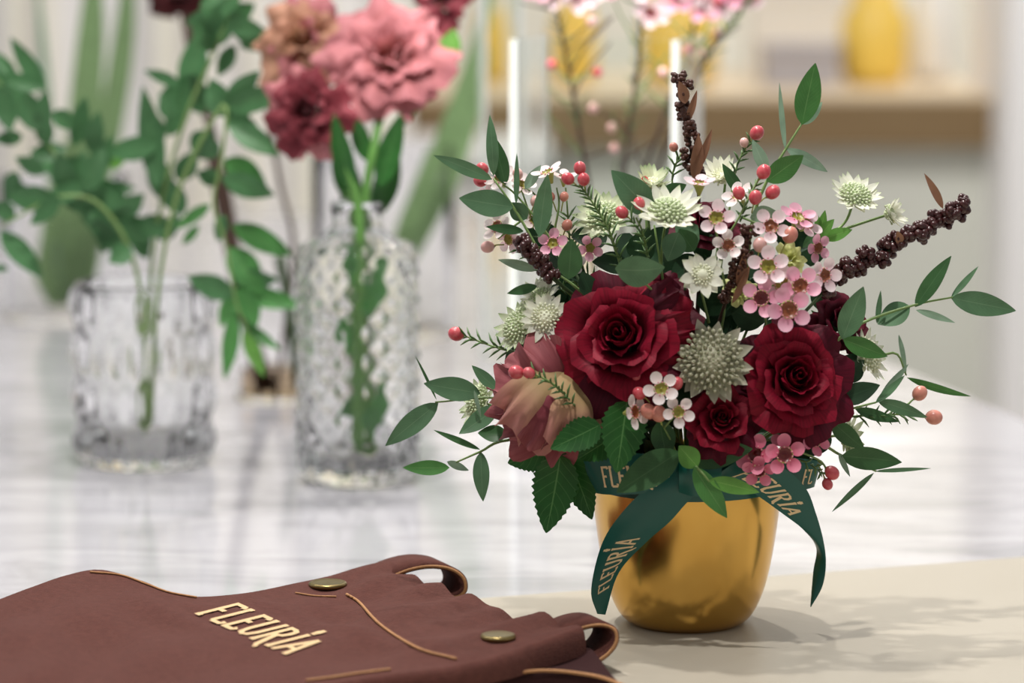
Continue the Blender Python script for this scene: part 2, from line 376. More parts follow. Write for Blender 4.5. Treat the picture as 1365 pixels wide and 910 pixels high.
M['seed_b'] = mat('brown_seed', s2l(78, 42, 30), 0.5, noise=0.5, nscale=300, dark=s2l(48, 24, 18))
M['husk'] = mat('dry_husk', s2l(150, 108, 82), 0.55, noise=0.5, nscale=120, dark=s2l(120, 78, 58), trans=0.1)
M['lime'] = petalmat('lime_petal', s2l(190, 196, 110), s2l(214, 218, 150), 0.6, 0.05, 0.3)
M['coral'] = petalmat('coral_petal', s2l(222, 84, 96), s2l(238, 120, 124), 0.5, 0.1, 0.2)
M['edge_light'] = mat('lit_glass_edge', s2l(250, 254, 250), 0.3, trans=0.3)  # near-white colour stands in for light caught along the glass edges
M['desk'] = mat('pale_desk', s2l(222, 221, 216), 0.6)
M['alu'] = mat('aluminium', s2l(200, 200, 200), 0.35, metal=1)

# ------------------------------------------------------------------ room and tables
e1, e2 = ground(1365, 560), ground(1210, 495)
edir = nz(e2 - e1)
def on_edge(y): return e1 + edir * ((y - e1[1]) / edir[1])
b1, b2 = ground(640, 797), ground(1365, 742)
bdir = nz(b2 - b1)
def on_seam(x): return b1 + bdir * ((x - b1[0]) / bdir[0])
yfar = ground(620, 285)[1]
far_r = on_edge(yfar)
# where the seam meets the right edge
A = np.array([[bdir[0], -edir[0]], [bdir[1], -edir[1]]]); tt = np.linalg.solve(A, (e1 - b1)[:2]); cross = b1 + bdir*tt[0]
sl = on_seam(-1.6)
mb = MB(); mb.prism([sl, cross, far_r, (-1.6, yfar, 0)], -0.045, 0.0)
tbl = thing('marble_table', 'long glossy white marble table carrying the glass vases', 'table', (0, 3.2, -0.9))
part('marble_top', mb, M['marble'], tbl, sm=False)
mb = MB(); mb.prism([(-1.4, sl[1]+0.25, 0), (cross[0]-0.12, cross[1]+0.1, 0), (far_r[0]-0.12, yfar-0.1, 0), (-1.4, yfar-0.1, 0)], -0.9, -0.045)
part('table_base', mb, M['wall_white'], tbl, sm=False)
nr = on_edge(1.0)
mb = MB(); mb.prism([(-1.6, 0.95, 0), (nr[0], 0.95, 0), cross, sl], -0.045, 0.0)
t2 = thing('stone_counter', 'beige stone counter under the gold flower pot', 'table', (0, 1.4, -0.9))
part('stone_top', mb, M['beige'], t2, sm=False)
mb = MB(); mb.prism([(-1.4, 1.1, 0), (nr[0]-0.1, 1.1, 0), (cross[0]-0.12, cross[1]-0.12, 0), (-1.4, sl[1]-0.15, 0)], -0.9, -0.045)
part('counter_base', mb, M['wall_white'], t2, sm=False)

mb = MB(); mb.box((-4.5, -1.5, -0.95), (4.5, 9.0, -0.9)); struct('floor', mb, M['floor'])
mb = MB(); mb.box((-4.5, 8.4, -0.9), (4.5, 8.5, 2.4)); struct('wall_back', mb, M['cream'])
# white panelled wall on the left of the back counter
xl = PY(545, 200, 6.0)[0]
mb = MB(); mb.box((-4.5, 6.0, -0.9), (xl, 6.1, 2.2)); struct('wall_left', mb, M['wall_white'])
for i, (px, wd) in enumerate([(12, 26), (60, 14), (208, 26), (262, 18), (330, 16), (395, 30), (425, 18), (505, 22)]):
    a = PY(px, 200, 5.97)[0]; mb = MB(); mb.box((a, 5.96, -0.9), (a + wd*S*2.9, 6.0, 2.2)); struct('trim_%d' % (i+1), mb, M['cream'])
# back counter
yc = 6.2
zt, zb = PY(800, 126, yc)[2], PY(800, 196, yc)[2]
x0, x1 = PY(548, 150, yc)[0], PY(1338, 150, yc)[0]
bc = thing('back_counter', 'grey front counter with a wooden top behind the marble table', 'counter', ((x0+x1)/2, yc+0.4, -0.9))
mb = MB(); mb.box((x0, yc, zb), (x1, yc+1.1, zt - 0.012)); part('counter_edge', mb, M['wood'], bc, 'brown wooden edge', sm=False)
mb = MB(); mb.box((x0, yc, zt-0.012), (x1, yc+1.1, zt)); part('counter_top', mb, M['woodtop'], bc, 'light wooden top', sm=False)
mb = MB(); mb.box((x0, yc+0.06, -0.9), (x1 + 0.0, yc+1.0, zb)); part('counter_front', mb, M['wall_grey'], bc, sm=False)
# lower white desk in front of the counter, left of the square vase
za = PY(600, 186, 5.95)[2]
dk = thing('white_desk', 'low white desk against the grey back counter', 'desk', (PY(640, 200, 6.0)[0], 6.0, -0.9))
mb = MB(); mb.box((PY(546, 200, 5.7)[0], 5.7, za-0.03), (PY(735, 200, 5.7)[0], 6.2, za)); part('desk_top', mb, M['white_glaze'], dk, sm=False)
mb = MB(); mb.box((PY(552, 200, 5.7)[0], 5.74, -0.9), (PY(730, 200, 5.7)[0], 6.18, za-0.03)); part('desk_body', mb, M['desk'], dk, sm=False)
# white pillar right
mb = MB(); mb.box((PY(1342, 200, 6.0)[0], 6.0, -0.9), (PY(1342, 200, 6.0)[0]+0.5, 6.5, 2.2)); struct('wall_right', mb, M['wall_white'])
# unseen dark posts, added to put dark streaks into the brass pot's reflection
for i, (x, y, wd, lab) in enumerate([(-1.75, 0.75, 0.16, 'added dark post for pot streaks, left of the camera'), (1.55, 2.55, 0.10, 'added dark post for pot streaks, right of the counter')]):
    mb = MB(); mb.box((x-wd/2, y-wd/2, -0.9), (x+wd/2, y+wd/2, 2.2)); struct('trim_%d' % (20+i), mb, M['streak_post'])
# things on the back counter
def jar(px, py, y, rpx, hpx, m, name, label, cat, neck=0.7):
    k = y/YP*S; c = PY(px, py, y); c[2] = zt; r = rpx*k; h = hpx*k
    mb = MB(); mb.lathe([(0.001, 0), (r*0.8, 0), (r, h*0.15), (r, h*0.7), (r*neck, h*0.85), (r*neck, h), (r*neck*0.85, h), (r*neck*0.85, h*0.5), (0.001, h*0.5)], c, 24)
    single(name, mb, m, label, cat)
jar(1165, 100, 6.6, 44, 125, M['yellow'], 'ceramic_jar', 'yellow jar on the wooden counter right of the grey box', 'jar')
jar(905, 100, 6.6, 50, 120, M['yellow'], 'ceramic_jar', 'yellow jar on the counter behind the square vase edge', 'jar')
jar(765, 100, 6.7, 30, 110, M['yellow'], 'ceramic_jar', 'narrow yellow jar seen through the square glass vase', 'jar')
jar(655, 100, 6.7, 22, 100, M['yellow'], 'ceramic_jar', 'slim yellow jar beside the long green blades', 'jar')
jar(1240, 100, 6.7, 30, 140, M['white_glaze'], 'ceramic_jar', 'white jar on the wooden counter near the white pillar', 'jar')
k_ = 6.6/YP*S
c = PY(1070, 100, 6.5); mb = MB(); mb.box((c[0]-48*k_, 6.5, zt), (c[0]+48*k_, 6.65, zt+52*k_)); mb.box((c[0]-50*k_, 6.49, zt+44*k_), (c[0]+50*k_, 6.66, zt+56*k_))
single('storage_box', mb, M['greybox'], 'grey lidded box on the wooden counter', 'box', sm=False)
c = PY(1070, 100, 6.9); mb = MB(); mb.box((c[0]-70*k_, 6.9, zt), (c[0]+60*k_, 7.1, zt+120*k_)); mb.box((c[0]-72*k_, 6.89, zt+110*k_), (c[0]+62*k_, 7.11, zt+126*k_))
single('storage_box', mb, M['white_glaze'], 'tall white box behind the grey lidded box', 'box', sm=False)

# ------------------------------------------------------------------ botanical builders
VIEW = lambda p: nz(CAM - np.asarray(p))
def leaf_grid(base, tip, wd, roll=0.0, bend=0.0, fold=0.16, shape='euc', n=12, mc=6, curl=0.0, up=None):
    base = np.asarray(base, float); tip = np.asarray(tip, float)
    d = tip - base; L = np.linalg.norm(d); t_ = d/L
    v = VIEW(base) if up is None else nz(up)
    nrm = nz(v - t_*(v @ t_)); sd = np.cross(t_, nrm)
    if roll:
        c_, s_ = math.cos(roll), math.sin(roll); nrm, sd = nrm*c_ + sd*s_, sd*c_ - nrm*s_
        wd = wd/max(0.45, abs(c_))
    g = []; uv = []
    for i in range(n+1):
        t = i/n
        if shape == 'euc': prof = (math.sin(PI*min(1, t**0.86))**0.8) * (1 - 0.12*t)
        elif shape == 'rose': prof = math.sin(PI*min(1, t**0.72))**0.75 * (1-0.15*t)
        elif shape == 'blade': prof = min(1, 0.5 + t*2) * (1 - t**4)
        elif shape == 'bract': prof = min(1.0, 0.45 + 1.5*t) * (1 - max(0, (t-0.55)/0.45)**1.7)
        elif shape == 'wave': prof = math.sin(PI*t**0.9)**0.9
        else: prof = math.sin(PI*t)**0.8
        prof = max(prof, 0.03)
        row = []; ru = []
        for j in range(mc+1):
            s = 2*j/mc - 1
            ss = s
            hw = wd*0.5*prof
            if shape == 'rose' and abs(s) > 0.99: hw *= 1 + 0.07*(1 if i % 2 else -1)
            off = fold*hw*(abs(s)**1.3) - fold*hw*0.4
            p = base + d*t + sd*(hw*ss) + nrm*(off + bend*L*4*t*(1-t) + curl*L*t*t)
            if shape == 'wave': p = p + nrm*(0.12*wd*math.sin(t*9 + s*2))
            row.append(p); ru.append((j/mc, t))
        g.append(row); uv.append(ru)
    return np.array(g), np.array(uv)
def leaf(parent, base, tip, wd, m='euc', roll=None, bend=None, shape='euc', name='leaf', **kw):
    if roll is None: roll = random.uniform(-0.35, 0.35)
    if bend is None: bend = random.uniform(-0.06, 0.06)
    g, uv = leaf_grid(base, tip, wd, roll, bend, shape=shape, **kw)
    mb = MB(); mb.grid(g, uv=uv); return part(name, mb, M[m], parent)

def dome(px, py):
    q = 1 - ((px-915)/275.0)**2 - ((py-470)/260.0)**2
    return -math.sqrt(max(0.0, q))*185.0

CORE = P(915, 650, 0)
def spray(name, label, cat, stem_px, leaves, group=None, stem_m='stem', r=2.2, extra=True):
    """stem_px: (px,py,dd) list from the inside out; leaves: (bx,by,tx,ty,w,mat[,ddb,ddt])"""
    st = [P(*q) for q in stem_px]; t = thing(name, label, cat, CORE, group)
    pts = ([CORE] if extra else []) + st
    mb = MB(); mb.tube(smooth(pts, 5), np.array([r*1.2, r, r*0.55])*S); part('stem', mb, M[stem_m], t)
    for l in leaves:
        bx, by, tx, ty, wd, m = l[:6]
        db = l[6] if len(l) > 6 else np.interp(bx, sorted([q[0] for q in stem_px]), [q[2] for q in sorted(stem_px, key=lambda q: q[0])])
        dt = l[7] if len(l) > 7 else db + random.uniform(-18, 18)
        kw = l[8] if len(l) > 8 else {}
        leaf(t, P(bx, by, db), P(tx, ty, dt), wd*S, m, **kw)
    return t

def petal_grid(R, Ht, a0, hw, rb, lip, power, seed, ruff=0.0, rk=5, notch=0.0, nt_=12, ns=14, cup=1.0, close=0.0, spiral=0.0, foot=0.0):
    r_ = random.Random(seed); g = []; ph = r_.uniform(0, 6.28); ph2 = r_.uniform(0, 6.28)
    for i in range(nt_):
        row = []
        for j in range(ns):
            s = 2*j/(ns-1) - 1; t0 = i/(nt_-1)
            edge = 1 - 0.24*abs(s)**2.6 - notch*math.exp(-(s*4)**2)
            t = t0*edge
            wt = min(1.0, 0.30 + 1.35*t0**0.8)*(1 - 0.10*max(0, t0-0.8)*5)
            a = a0 + s*hw*wt
            r = rb + (R-rb)*t**power
            r *= (1 - close*t**2.5)*(1 + spiral*s)
            h = Ht*(foot + (1-foot)*t**0.8)
            l_ = max(0, t0-0.68)/0.32
            r += lip*l_**1.8; h -= lip*0.8*l_**2.4*cup
            rf = ruff*(t0**2.2)
            r += rf*math.sin(rk*s*2 + ph) + 0.5*rf*math.sin(rk*2.3*s*2 + ph2)
            h += 0.8*rf*math.cos(rk*1.3*s*2 + ph2)
            r += R*0.02*math.sin(7*s + ph + 5*t0)*t0
            row.append((r*math.cos(a), r*math.sin(a), h))
        g.append(row)
    return np.array(g)

def bloom(parent, c, axis, R, N, mats, seed, kind='rose', spin=0.0, hgt=1.0, extra=()):
    """petals of a rose or lisianthus; c is the middle of the flower's face; axis points out of the face"""
    Rm = R*S if R > 1 else R
    F = np.array(frame(axis, c, 1.0, spin)); rr = random.Random(seed)
    if kind == 'rose':   # the tightly rolled heart
        g = []; K = 60
        for q in range(6):
            u = q/5; row = []
            for k in range(K):
                th = k/(K-1)*5.2*PI; r = Rm*(0.012 + 0.0125*th)*(0.9 + 0.25*u + 0.10*math.sin(th*1.1)*u); r = max(r, 1e-4)
                row.append((r*math.cos(th), r*math.sin(th), Rm*hgt*(0.42 + (0.56 - 0.006*th + 0.025*math.sin(th*1.7))*u - 0.72)))
            g.append(row)
        g = np.array(g); q_ = g.reshape(-1, 3) @ F[:3, :3].T + F[:3, 3]; mb = MB()
        mb.grid(q_.reshape(g.shape), uv=np.array([[(k/K, 0.35 + 0.65*q/5) for k in range(K)] for q in range(6)])); part('petal', mb, M[mats(0, 0, 0) if callable(mats) else mats], parent)
    for i in range(N):
        f = i/(N-1); a0 = i*2.39996 + rr.uniform(-0.25, 0.25)
        if kind == 'rose':
            R_ = Rm*(0.12 + 0.74*f**0.85)*rr.uniform(0.94, 1.06); H_ = Rm*hgt*(1.0 - 0.62*f**1.4)*rr.uniform(0.93, 1.06)
            hw = 1.55 - 0.72*f; rb = Rm*(0.03 + 0.20*f); lip = Rm*(0.01 + 0.20*f); pw = 0.5 + 0.5*f
            g = petal_grid(R_, H_, a0, hw, rb, lip, pw, seed*100+i, ruff=Rm*(0.014 + 0.055*f), rk=2.7, notch=-0.06*f*rr.random(), close=max(0, 0.5*(1-f/0.42)), spiral=0.10, foot=max(0, 0.55*(1-f/0.6)))
        else:
            R_ = Rm*(0.16 + 0.62*f**0.8)*rr.uniform(0.88, 1.1); H_ = Rm*hgt*(1.0 - 0.55*f)*rr.uniform(0.9, 1.1)
            hw = 1.25 - 0.30*f; rb = Rm*0.06; lip = Rm*(0.05 + 0.24*f); pw = 0.7 + 0.35*f
            g = petal_grid(R_, H_, a0, hw, rb, lip, pw, seed*100+i, ruff=Rm*(0.045+0.055*f), rk=3.2, ns=24, nt_=14, close=max(0, 0.4*(1-f/0.35)), spiral=0.08)
        g = g - np.array([0, 0, Rm*hgt*0.72])
        q = g.reshape(-1, 3) @ F[:3, :3].T + F[:3, 3]
        mb = MB(); mb.grid(q.reshape(g.shape)); m = mats(i, a0, f) if callable(mats) else mats
        part('petal', mb, M[m], parent)
    return F
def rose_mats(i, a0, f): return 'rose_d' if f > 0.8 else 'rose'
def rose(label, px, py, dd, R, axis, N=20, seed=1, m=rose_mats, hgt=1.0, extra=(), spin=0.0, group='burgundy roses in the gold pot', leaves=()):
    c = P(px, py, dd); t = thing('burgundy_rose', label, 'rose', CORE, group)
    bloom(t, c, axis, R, N, m, seed, 'rose', spin, hgt)
    ax = nz(axis); b = c - ax*R*S*hgt*0.7
    mb = MB(); mb.tube(smooth([CORE, (CORE+b)/2 - ax*0.01, b], 5), [3*S, 3*S, 3.5*S]); part('stem', mb, M['stem_d'], t)
    mb = MB(); mb.ball(b + ax*2*S, R*S*0.17, res=2); 
    part('receptacle', mb, M['stem_d'], t)
    F = np.array(frame(ax, b))
    for k in range(5):
        a = k*2*PI/5; d = F[:3, 0]*math.cos(a) + F[:3, 1]*math.sin(a)
        leaf(t, b + d*R*S*0.1, b + d*R*S*0.75 - ax*R*S*0.08, R*S*0.24, 'roseleaf', roll=0, bend=0.05, name='sepal', up=-ax)
    for (bx, by, tx, ty, wd, mm, d0, d1) in extra:
        leaf(t, P(bx, by, d0), P(tx, ty, d1), wd*S, mm, shape='rose', name='petal', roll=random.uniform(-.3, .3), fold=-0.35)
    for (bx, by, tx, ty, wd, mm, d0, d1) in leaves:
        leaf(t, P(bx, by, d0), P(tx, ty, d1), wd*S, mm, shape='rose', name='leaf', roll=random.uniform(-.2, .2), n=22)
    return t

# astrantia: a ruff of pointed bracts under a dome of stalked florets
def astrantia(label, px, py, dd, R, axis, bm='astr', fm='flor', n=14, elev=0.25, head=0.52, domeh=0.6, nf=70, seed=1, stem_to=None, bw=0.30, extra_leaf=()):
    c = P(px, py, dd); t = thing('astrantia', label, 'flower', CORE, 'astrantia flowers in the bouquet'); Rm = R*S
    F = np.array(frame(axis, c, 1.0, seed)); X, Y, Z = F[:3, 0], F[:3, 1], F[:3, 2]
    rr = random.Random(seed)
    for ring in (0, 1):
        for k in range(n):
            a = (k + 0.5*ring)*2*PI/n + rr.uniform(-.08, .08); e = elev*rr.uniform(0.7, 1.3) - ring*0.12
            d = (X*math.cos(a) + Y*math.sin(a))*math.cos(e) + Z*math.sin(e)
            L = Rm*rr.uniform(0.88, 1.04)*(1 - 0.06*ring)
            if ring and k % 2: continue
            leaf(t, c + d*Rm*0.12 - Z*Rm*0.03*ring, c + d*L, Rm*bw, bm, roll=0, bend=-0.04, shape='bract', name='bract', up=Z, n=8, mc=4, fold=0.25)
    mb = MB(); hr = Rm*head
    for k in range(nf):
        q = (k+0.5)/nf; th = k*2.39996; rad = math.sqrt(q); zz = math.sqrt(max(0, 1 - rad*rad*0.92))
        d = nz(X*math.cos(th)*rad + Y*math.sin(th)*rad + Z*(zz*domeh + 0.08))
        p = c + (X*math.cos(th)*rad + Y*math.sin(th)*rad)*hr + Z*hr*domeh*zz*1.0
        mb.tube([c + (p-c)*0.3, p], [0.02*Rm, 0.018*Rm], 4)
        mb.ball(p, Rm*rr.uniform(0.042, 0.06), axis=d, stretch=1.5, res=0)
    mb.ball(c + Z*hr*domeh*0.2, hr*0.62, axis=Z, stretch=0.8, res=1)
    part('floret_head', mb, M[fm], t)
    s_end = CORE if stem_to is None else P(*stem_to)
    mid = c - nz(axis)*Rm*1.2
    mb = MB(); mb.tube(smooth([c - nz(axis)*Rm*0.02, mid, s_end], 6), [1.8*S, 1.8*S, 2.2*S]); part('stem', mb, M['stem'], t)
    for (bx, by, tx, ty, wd, mm, d0, d1) in extra_leaf:
        leaf(t, P(bx, by, d0), P(tx, ty, d1), wd*S, mm)
    return t

# waxflower blossom meshes (unit radius, axis +Z)
def wax_petal():
    mb = MB(); g = []
    for i in range(6):
        row = []
        for j in range(14):
            a = 2*PI*j/14; rr_ = 0.345*i/5
            x = 0.66 + rr_*math.cos(a)*1.02; y = rr_*math.sin(a)
            z = 0.10 + 0.22*((x-0.3)**2) + 0.9*(rr_**2)*0.9
            row.append((x, y, z))
        g.append(row)
    g = np.array(g); uv = np.array([[((q[1]+0.4)/0.8, (q[0]-0.25)/0.75) for q in row] for row in g])
    mb.grid(g, True, uv=uv); return mb
WP = {}
def wax_meshes(pm, cm):
    if (pm, cm) not in WP:
        me = wax_petal().mesh('petal', M[pm])
        cup = MB(); cup.lathe([(0.08, -0.62), (0.13, -0.5), (0.30, -0.1), (0.40, 0.08), (0.42, 0.15), (0.38, 0.18), (0.34, 0.12)], k=20)
        dish = MB(); dish.lathe([(0.36, 0.15), (0.26, 0.06), (0.06, 0.03), (0.03, 0.14), (0.001, 0.15)], k=20)
        ring = MB()
        for k in range(10):
            a = 2*PI*k/10; ring.ball((0.375*math.cos(a), 0.375*math.sin(a), 0.21), 0.05, res=0)
            ring.tube([(0.40*math.cos(a), 0.40*math.sin(a), 0.1), (0.375*math.cos(a), 0.375*math.sin(a), 0.21)], 0.03, 4)
        WP[(pm, cm)] = (me, cup.mesh('calyx', M['calyx']), dish.mesh('nectar_cup', M[cm]), ring.mesh('stamen_ring', M['ring']))
    return WP[(pm, cm)]
def blossom(parent, c, axis, R, pm='wax_p', cm='cup_g', spin=None):
    pe, cu, di, ri = wax_meshes(pm, cm)
    if spin is None: spin = random.uniform(0, 6.28)
    F = frame(axis, c, R, spin)
    b = inst('blossom', cu, F, parent)
    inst('nectar_cup', di, F, b); inst('stamen_ring', ri, F, b)
    for k in range(5):
        inst('petal', pe, F @ Matrix.Rotation(k*2*PI/5 + random.uniform(-.06, .06), 4, 'Z') @ Matrix.Rotation(random.uniform(-.12, .1), 4, 'Y'), b)
    return b
def needles(parent, pts, L, step=5.0, wd=3.0, m='needle'):
    pts = smooth(pts, 8); mb = MB(); acc = 0; k = 0
    for i in range(1, len(pts)):
        acc += np.linalg.norm(pts[i]-pts[i-1])
        if acc < step*S: continue
        acc = 0; k += 1; t_ = nz(pts[i]-pts[i-1]); a = nz(np.cross(t_, VIEW(pts[i]))); b = np.cross(t_, a)
        ang = k*PI/2*1.03 + random.uniform(-.2, .2)
        for sgn in (1, -1):
            d = nz((a*math.cos(ang) + b*math.sin(ang))*sgn*0.85 + t_*0.65)
            e = pts[i] + d*L*S*random.uniform(0.8, 1.1)
            mb.tube([pts[i], (pts[i]+e)/2 + t_*L*S*0.06, e], [wd*0.35*S, wd*0.55*S, wd*0.12*S], 5)
    part('needle_foliage', mb, M[m], parent)
def waxsprig(label, stems, blossoms=(), buds=(), leafy=(), group='waxflower sprigs in the bouquet', root=None):
    """stems: list of px polylines; blossoms: (px,py,dd,R,axis,petal,cup); buds: (px,py,dd,r,mat,fromx,fromy); leafy: (polyline, needle length)"""
    base = CORE if root is None else P(*root)
    t = thing('waxflower_sprig', label, 'flower', base, group)
    first = True
    for st in stems:
        pts = [P(*q) for q in st]
        if first: pts = [base] + pts; first = False
        mb = MB(); mb.tube(smooth(pts, 5), [1.7*S, 1.5*S, 1.1*S]); part('stem', mb, M['stem'], t)
    for q in blossoms:
        px, py, dd, R, ax, pm, cm = q[:7]
        c = P(px, py, dd); blossom(t, c, ax, R*S, pm, cm)
    for (px, py, dd, r, m, fx, fy) in buds:
        c = P(px, py, dd); f = P(fx, fy, dd+6); d = nz(c-f)
        mb = MB(); mb.ball(c, r*S, axis=d, stretch=1.15, res=2); b = part('bud', mb, M[m], t)
        mb = MB(); mb.tube(smooth([f, (f+c)/2 + np.array([0, 0, 1])*S, c - d*r*S*1.25, c - d*r*S*0.6], 4), [0.9*S, 0.9*S, 1.2*S, r*0.75*S], 8); part('bud_stalk', mb, M['calyx'], b)
    for pl, L in leafy:
        pts = [P(*q) for q in pl]; needles(t, pts, L)
    return t
TOCAM = np.array([0, -1.0, 0.22])
def ax(x=0, z=0, y=-1.0): return np.array([x, y, z + 0.2])

# seed spikes
def spike(label, pts, rad, seedr, m='seed', husks=(), dens=1.0, stem_px=None, seed=1):
    rr = random.Random(seed); t = thing('seed_spike', label, 'seed head', CORE, 'dark seed spikes in the bouquet')
    P3 = smooth([P(*q) for q in pts], 8)
    mb = MB(); mb.tube(smooth([CORE] + [P(*q) for q in (stem_px or [])], 5) + P3, [2.6*S, 2.2*S, 1.2*S]); part('stem', mb, M['stem_b' if m == 'seed_b' else 'stem_d'], t)
    n = len(P3); nc = max(3, int(n/3.2)); 
    for k in range(nc):
        mb = MB(); i0 = int(k*n/nc); i1 = max(i0+1, int((k+1)*n/nc)); rk = rad[0] + (rad[1]-rad[0])*k/max(1, nc-1)
        rk *= rr.uniform(0.72, 1.12)
        q0, q1 = P3[i0].copy(), P3[min(i1, n-1)].copy(); tdir = nz(q1-q0+1e-6); a_ = nz(np.cross(tdir, [0.3, 0.2, 1])); b_ = np.cross(tdir, a_)
        oa = rr.uniform(0, 6.28); of = (a_*math.cos(oa) + b_*math.sin(oa))*rk*S*0.42; q0 += of; q1 += of
        cnt = int(26*dens)
        for s in range(cnt):
            u = rr.random(); an = rr.uniform(0, 6.28); r_ = rk*S*math.sqrt(rr.uniform(0.25, 1))*(1 - 0.5*abs(u-0.5))
            p = q0 + (q1-q0)*(0.06+u*0.84) + (a_*math.cos(an) + b_*math.sin(an))*r_
            mb.ball(p, seedr*S*rr.uniform(0.8, 1.15), res=1, jit=0.03)
        part('seed_clump', mb, M[m], t)
    for (bx, by, tx, ty, wd, dd) in husks:
        leaf(t, P(bx, by, dd), P(tx, ty, dd-6), wd*S, 'husk', roll=0.3, bend=0.05, name='husk', fold=0.5)
    return t

# ------------------------------------------------------------------ lettering (strokes laid over a surface)
GLY = {
 'F': (0.62, [[(0.12, 0), (0.12, 1)], [(0.02, 1), (0.60, 1.0), (0.62, 0.9)], [(0.12, 0.52), (0.46, 0.52)], [(0.0, 0), (0.26, 0)]]),
 'L': (0.60, [[(0.12, 0), (0.12, 1)], [(0.0, 1), (0.26, 1)], [(0.12, 0.0), (0.58, 0.0), (0.60, 0.14)]]),
 'E': (0.60, [[(0.12, 0), (0.12, 1)], [(0.02, 1), (0.54, 1), (0.56, 0.9)], [(0.12, 0.54), (0.44, 0.54)], [(0.02, 0), (0.56, 0), (0.60, 0.12)]]),
 'U': (0.78, [[(0.12, 1), (0.12, 0.3), (0.2, 0.08), (0.38, 0.0), (0.56, 0.08), (0.64, 0.3), (0.64, 1)], [(0.0, 1), (0.24, 1)], [(0.54, 1), (0.76, 1)]]),
 'R': (0.74, [[(0.12, 0), (0.12, 1)], [(0.0, 1), (0.36, 1), (0.52, 0.92), (0.56, 0.76), (0.5, 0.6), (0.34, 0.52), (0.12, 0.52)], [(0.3, 0.52), (0.46, 0.2), (0.62, -0.12), (0.82, -0.28)], [(0.0, 0), (0.24, 0)]]),
 'I': (0.30, [[(0.13, 0), (0.13, 1)], [(0.0, 0), (0.26, 0)], [(0.02, 1), (0.24, 1)], [(0.13, 1.12), (0.13, 1.46)], [(0.0, 1.3), (0.26, 1.3)]]),
 'A': (0.80, [[(0.06, 0), (0.38, 1.0)], [(0.38, 1.0), (0.70, 0)], [(0.18, 0.3), (0.6, 0.3)], [(0.58, 0), (0.82, 0)], [(-0.04, 0), (0.16, 0)]]),
}
def lettering(parent, text, surf, m, thick=0.11, name='lettering', adv=0.12, lift=None):
    """surf(a, b) -> point; a runs along the words in letter heights, b up the letter"""
    mb = MB(); x = 0
    for ch in text:
        wdt, strokes = GLY[ch]
        for st in strokes:
            pts = []
            for (p, q) in zip(st, st[1:]):
                n = max(2, int(math.hypot(q[0]-p[0], q[1]-p[1])*7))
                pts += [(p[0]+(q[0]-p[0])*k/n, p[1]+(q[1]-p[1])*k/n) for k in range(n)]
            pts.append(st[-1]); g = []
            for i, p in enumerate(pts):
                a = pts[max(0, i-1)]; b = pts[min(len(pts)-1, i+1)]; dx, dy = b[0]-a[0], b[1]-a[1]; l = math.hypot(dx, dy) or 1
                hw = thick*0.5*(1.0 if abs(dy) > abs(dx) else 0.62); nx, ny = -dy/l*hw, dx/l*hw
                g.append([surf(x+p[0]+nx, p[1]+ny), surf(x+p[0]-nx, p[1]-ny)])
            mb.grid(g)
        x += wdt + adv
    return part(name, mb, M[m], parent)

# ------------------------------------------------------------------ the gold pot
pot = thing('brass_pot', 'rounded gold brass pot holding the burgundy bouquet', 'pot', POT)
prof = [(0.5, 0), (66, 0), (74, 1.5), (82, 6), (90, 15), (98, 30), (106, 52), (113, 82), (119, 118), (124, 158), (126, 190), (126, 222), (125, 225), (123.5, 226), (122, 224), (121, 190), (118, 150), (108, 80), (90, 30), (60, 10), (0.5, 8)]
pr = smooth([np.array([r, z, 0]) for r, z in prof], 3)
mb = MB(); mb.lathe([(max(q[0], 0.3)*S, q[1]*S) for q in pr], POT, 96); part('pot_body', mb, M['gold'], pot)
def pot_r(z):
    zs = [q[1] for q in prof[:12]]; rs = [q[0] for q in prof[:12]]; return float(np.interp(z, zs, rs))

# ------------------------------------------------------------------ ribbon
rib = thing('satin_ribbon', 'dark green satin ribbon with gold lettering tied around the brass pot', 'ribbon', POT)
mb = MB(); g = []
for zz in np.linspace(186, 218, 6):
    g.append([(POT[0]+(pot_r(zz)+1.8)*S*math.cos(a), POT[1]+(pot_r(zz)+1.8)*S*math.sin(a), zz*S) for a in np.linspace(0, 2*PI, 65)[:-1]])
mb.grid(g, True); part('band', mb, M['ribbon'], rib)
def strip(ea, eb, n=8, m=7, belly=0.0):
    """a ribbon strip between two edges given as px,py,dd lists"""
    A_ = smooth([P(*q) for q in ea], n); B_ = smooth([P(*q) for q in eb], n); g = []
    for a, b in zip(A_, B_):
        nn = VIEW(a); g.append([a + (b-a)*k/(m-1) + nn*belly*S*math.sin(PI*k/(m-1)) for k in range(m)])
    return np.array(g)
def surf_of(g, lift=0.5):
    n, m = g.shape[:2]
    def f(u, v):
        u = min(max(u, 0), 1)*(n-1); v = min(max(v, -0.02), 1.02)*(m-1); i = int(min(u, n-2)); j = int(min(max(v, 0), m-2)); a, b = u-i, v-j
        p = g[i, j]*(1-a)*(1-b) + g[i+1, j]*a*(1-b) + g[i, j+1]*(1-a)*b + g[i+1, j+1]*a*b
        nn = nz(np.cross(g[i+1, j]-g[i, j], g[i, j+1]-g[i, j])); nn = nn if nn @ VIEW(p) > 0 else -nn
        return p + nn*lift*S
    return f
tl = strip([(915, 622, -140), (864, 649, -142), (825, 688, -138), (801, 728, -128), (788, 786, -112), (796, 818, -100)],
           [(975, 640, -138), (928, 659, -140), (893, 695, -136), (862, 722, -128), (825, 763, -112), (807, 819, -100)], belly=3)
o = part('tail', (lambda q: (q.grid(tl), q)[1])(MB()), M['ribbon'], rib)
sf = surf_of(tl)
hgt_u = 0.058
lettering(o, 'FLEURIA', lambda a, b: sf(0.86 - a*hgt_u, 0.74 - b*0.44), 'foil', 0.19)
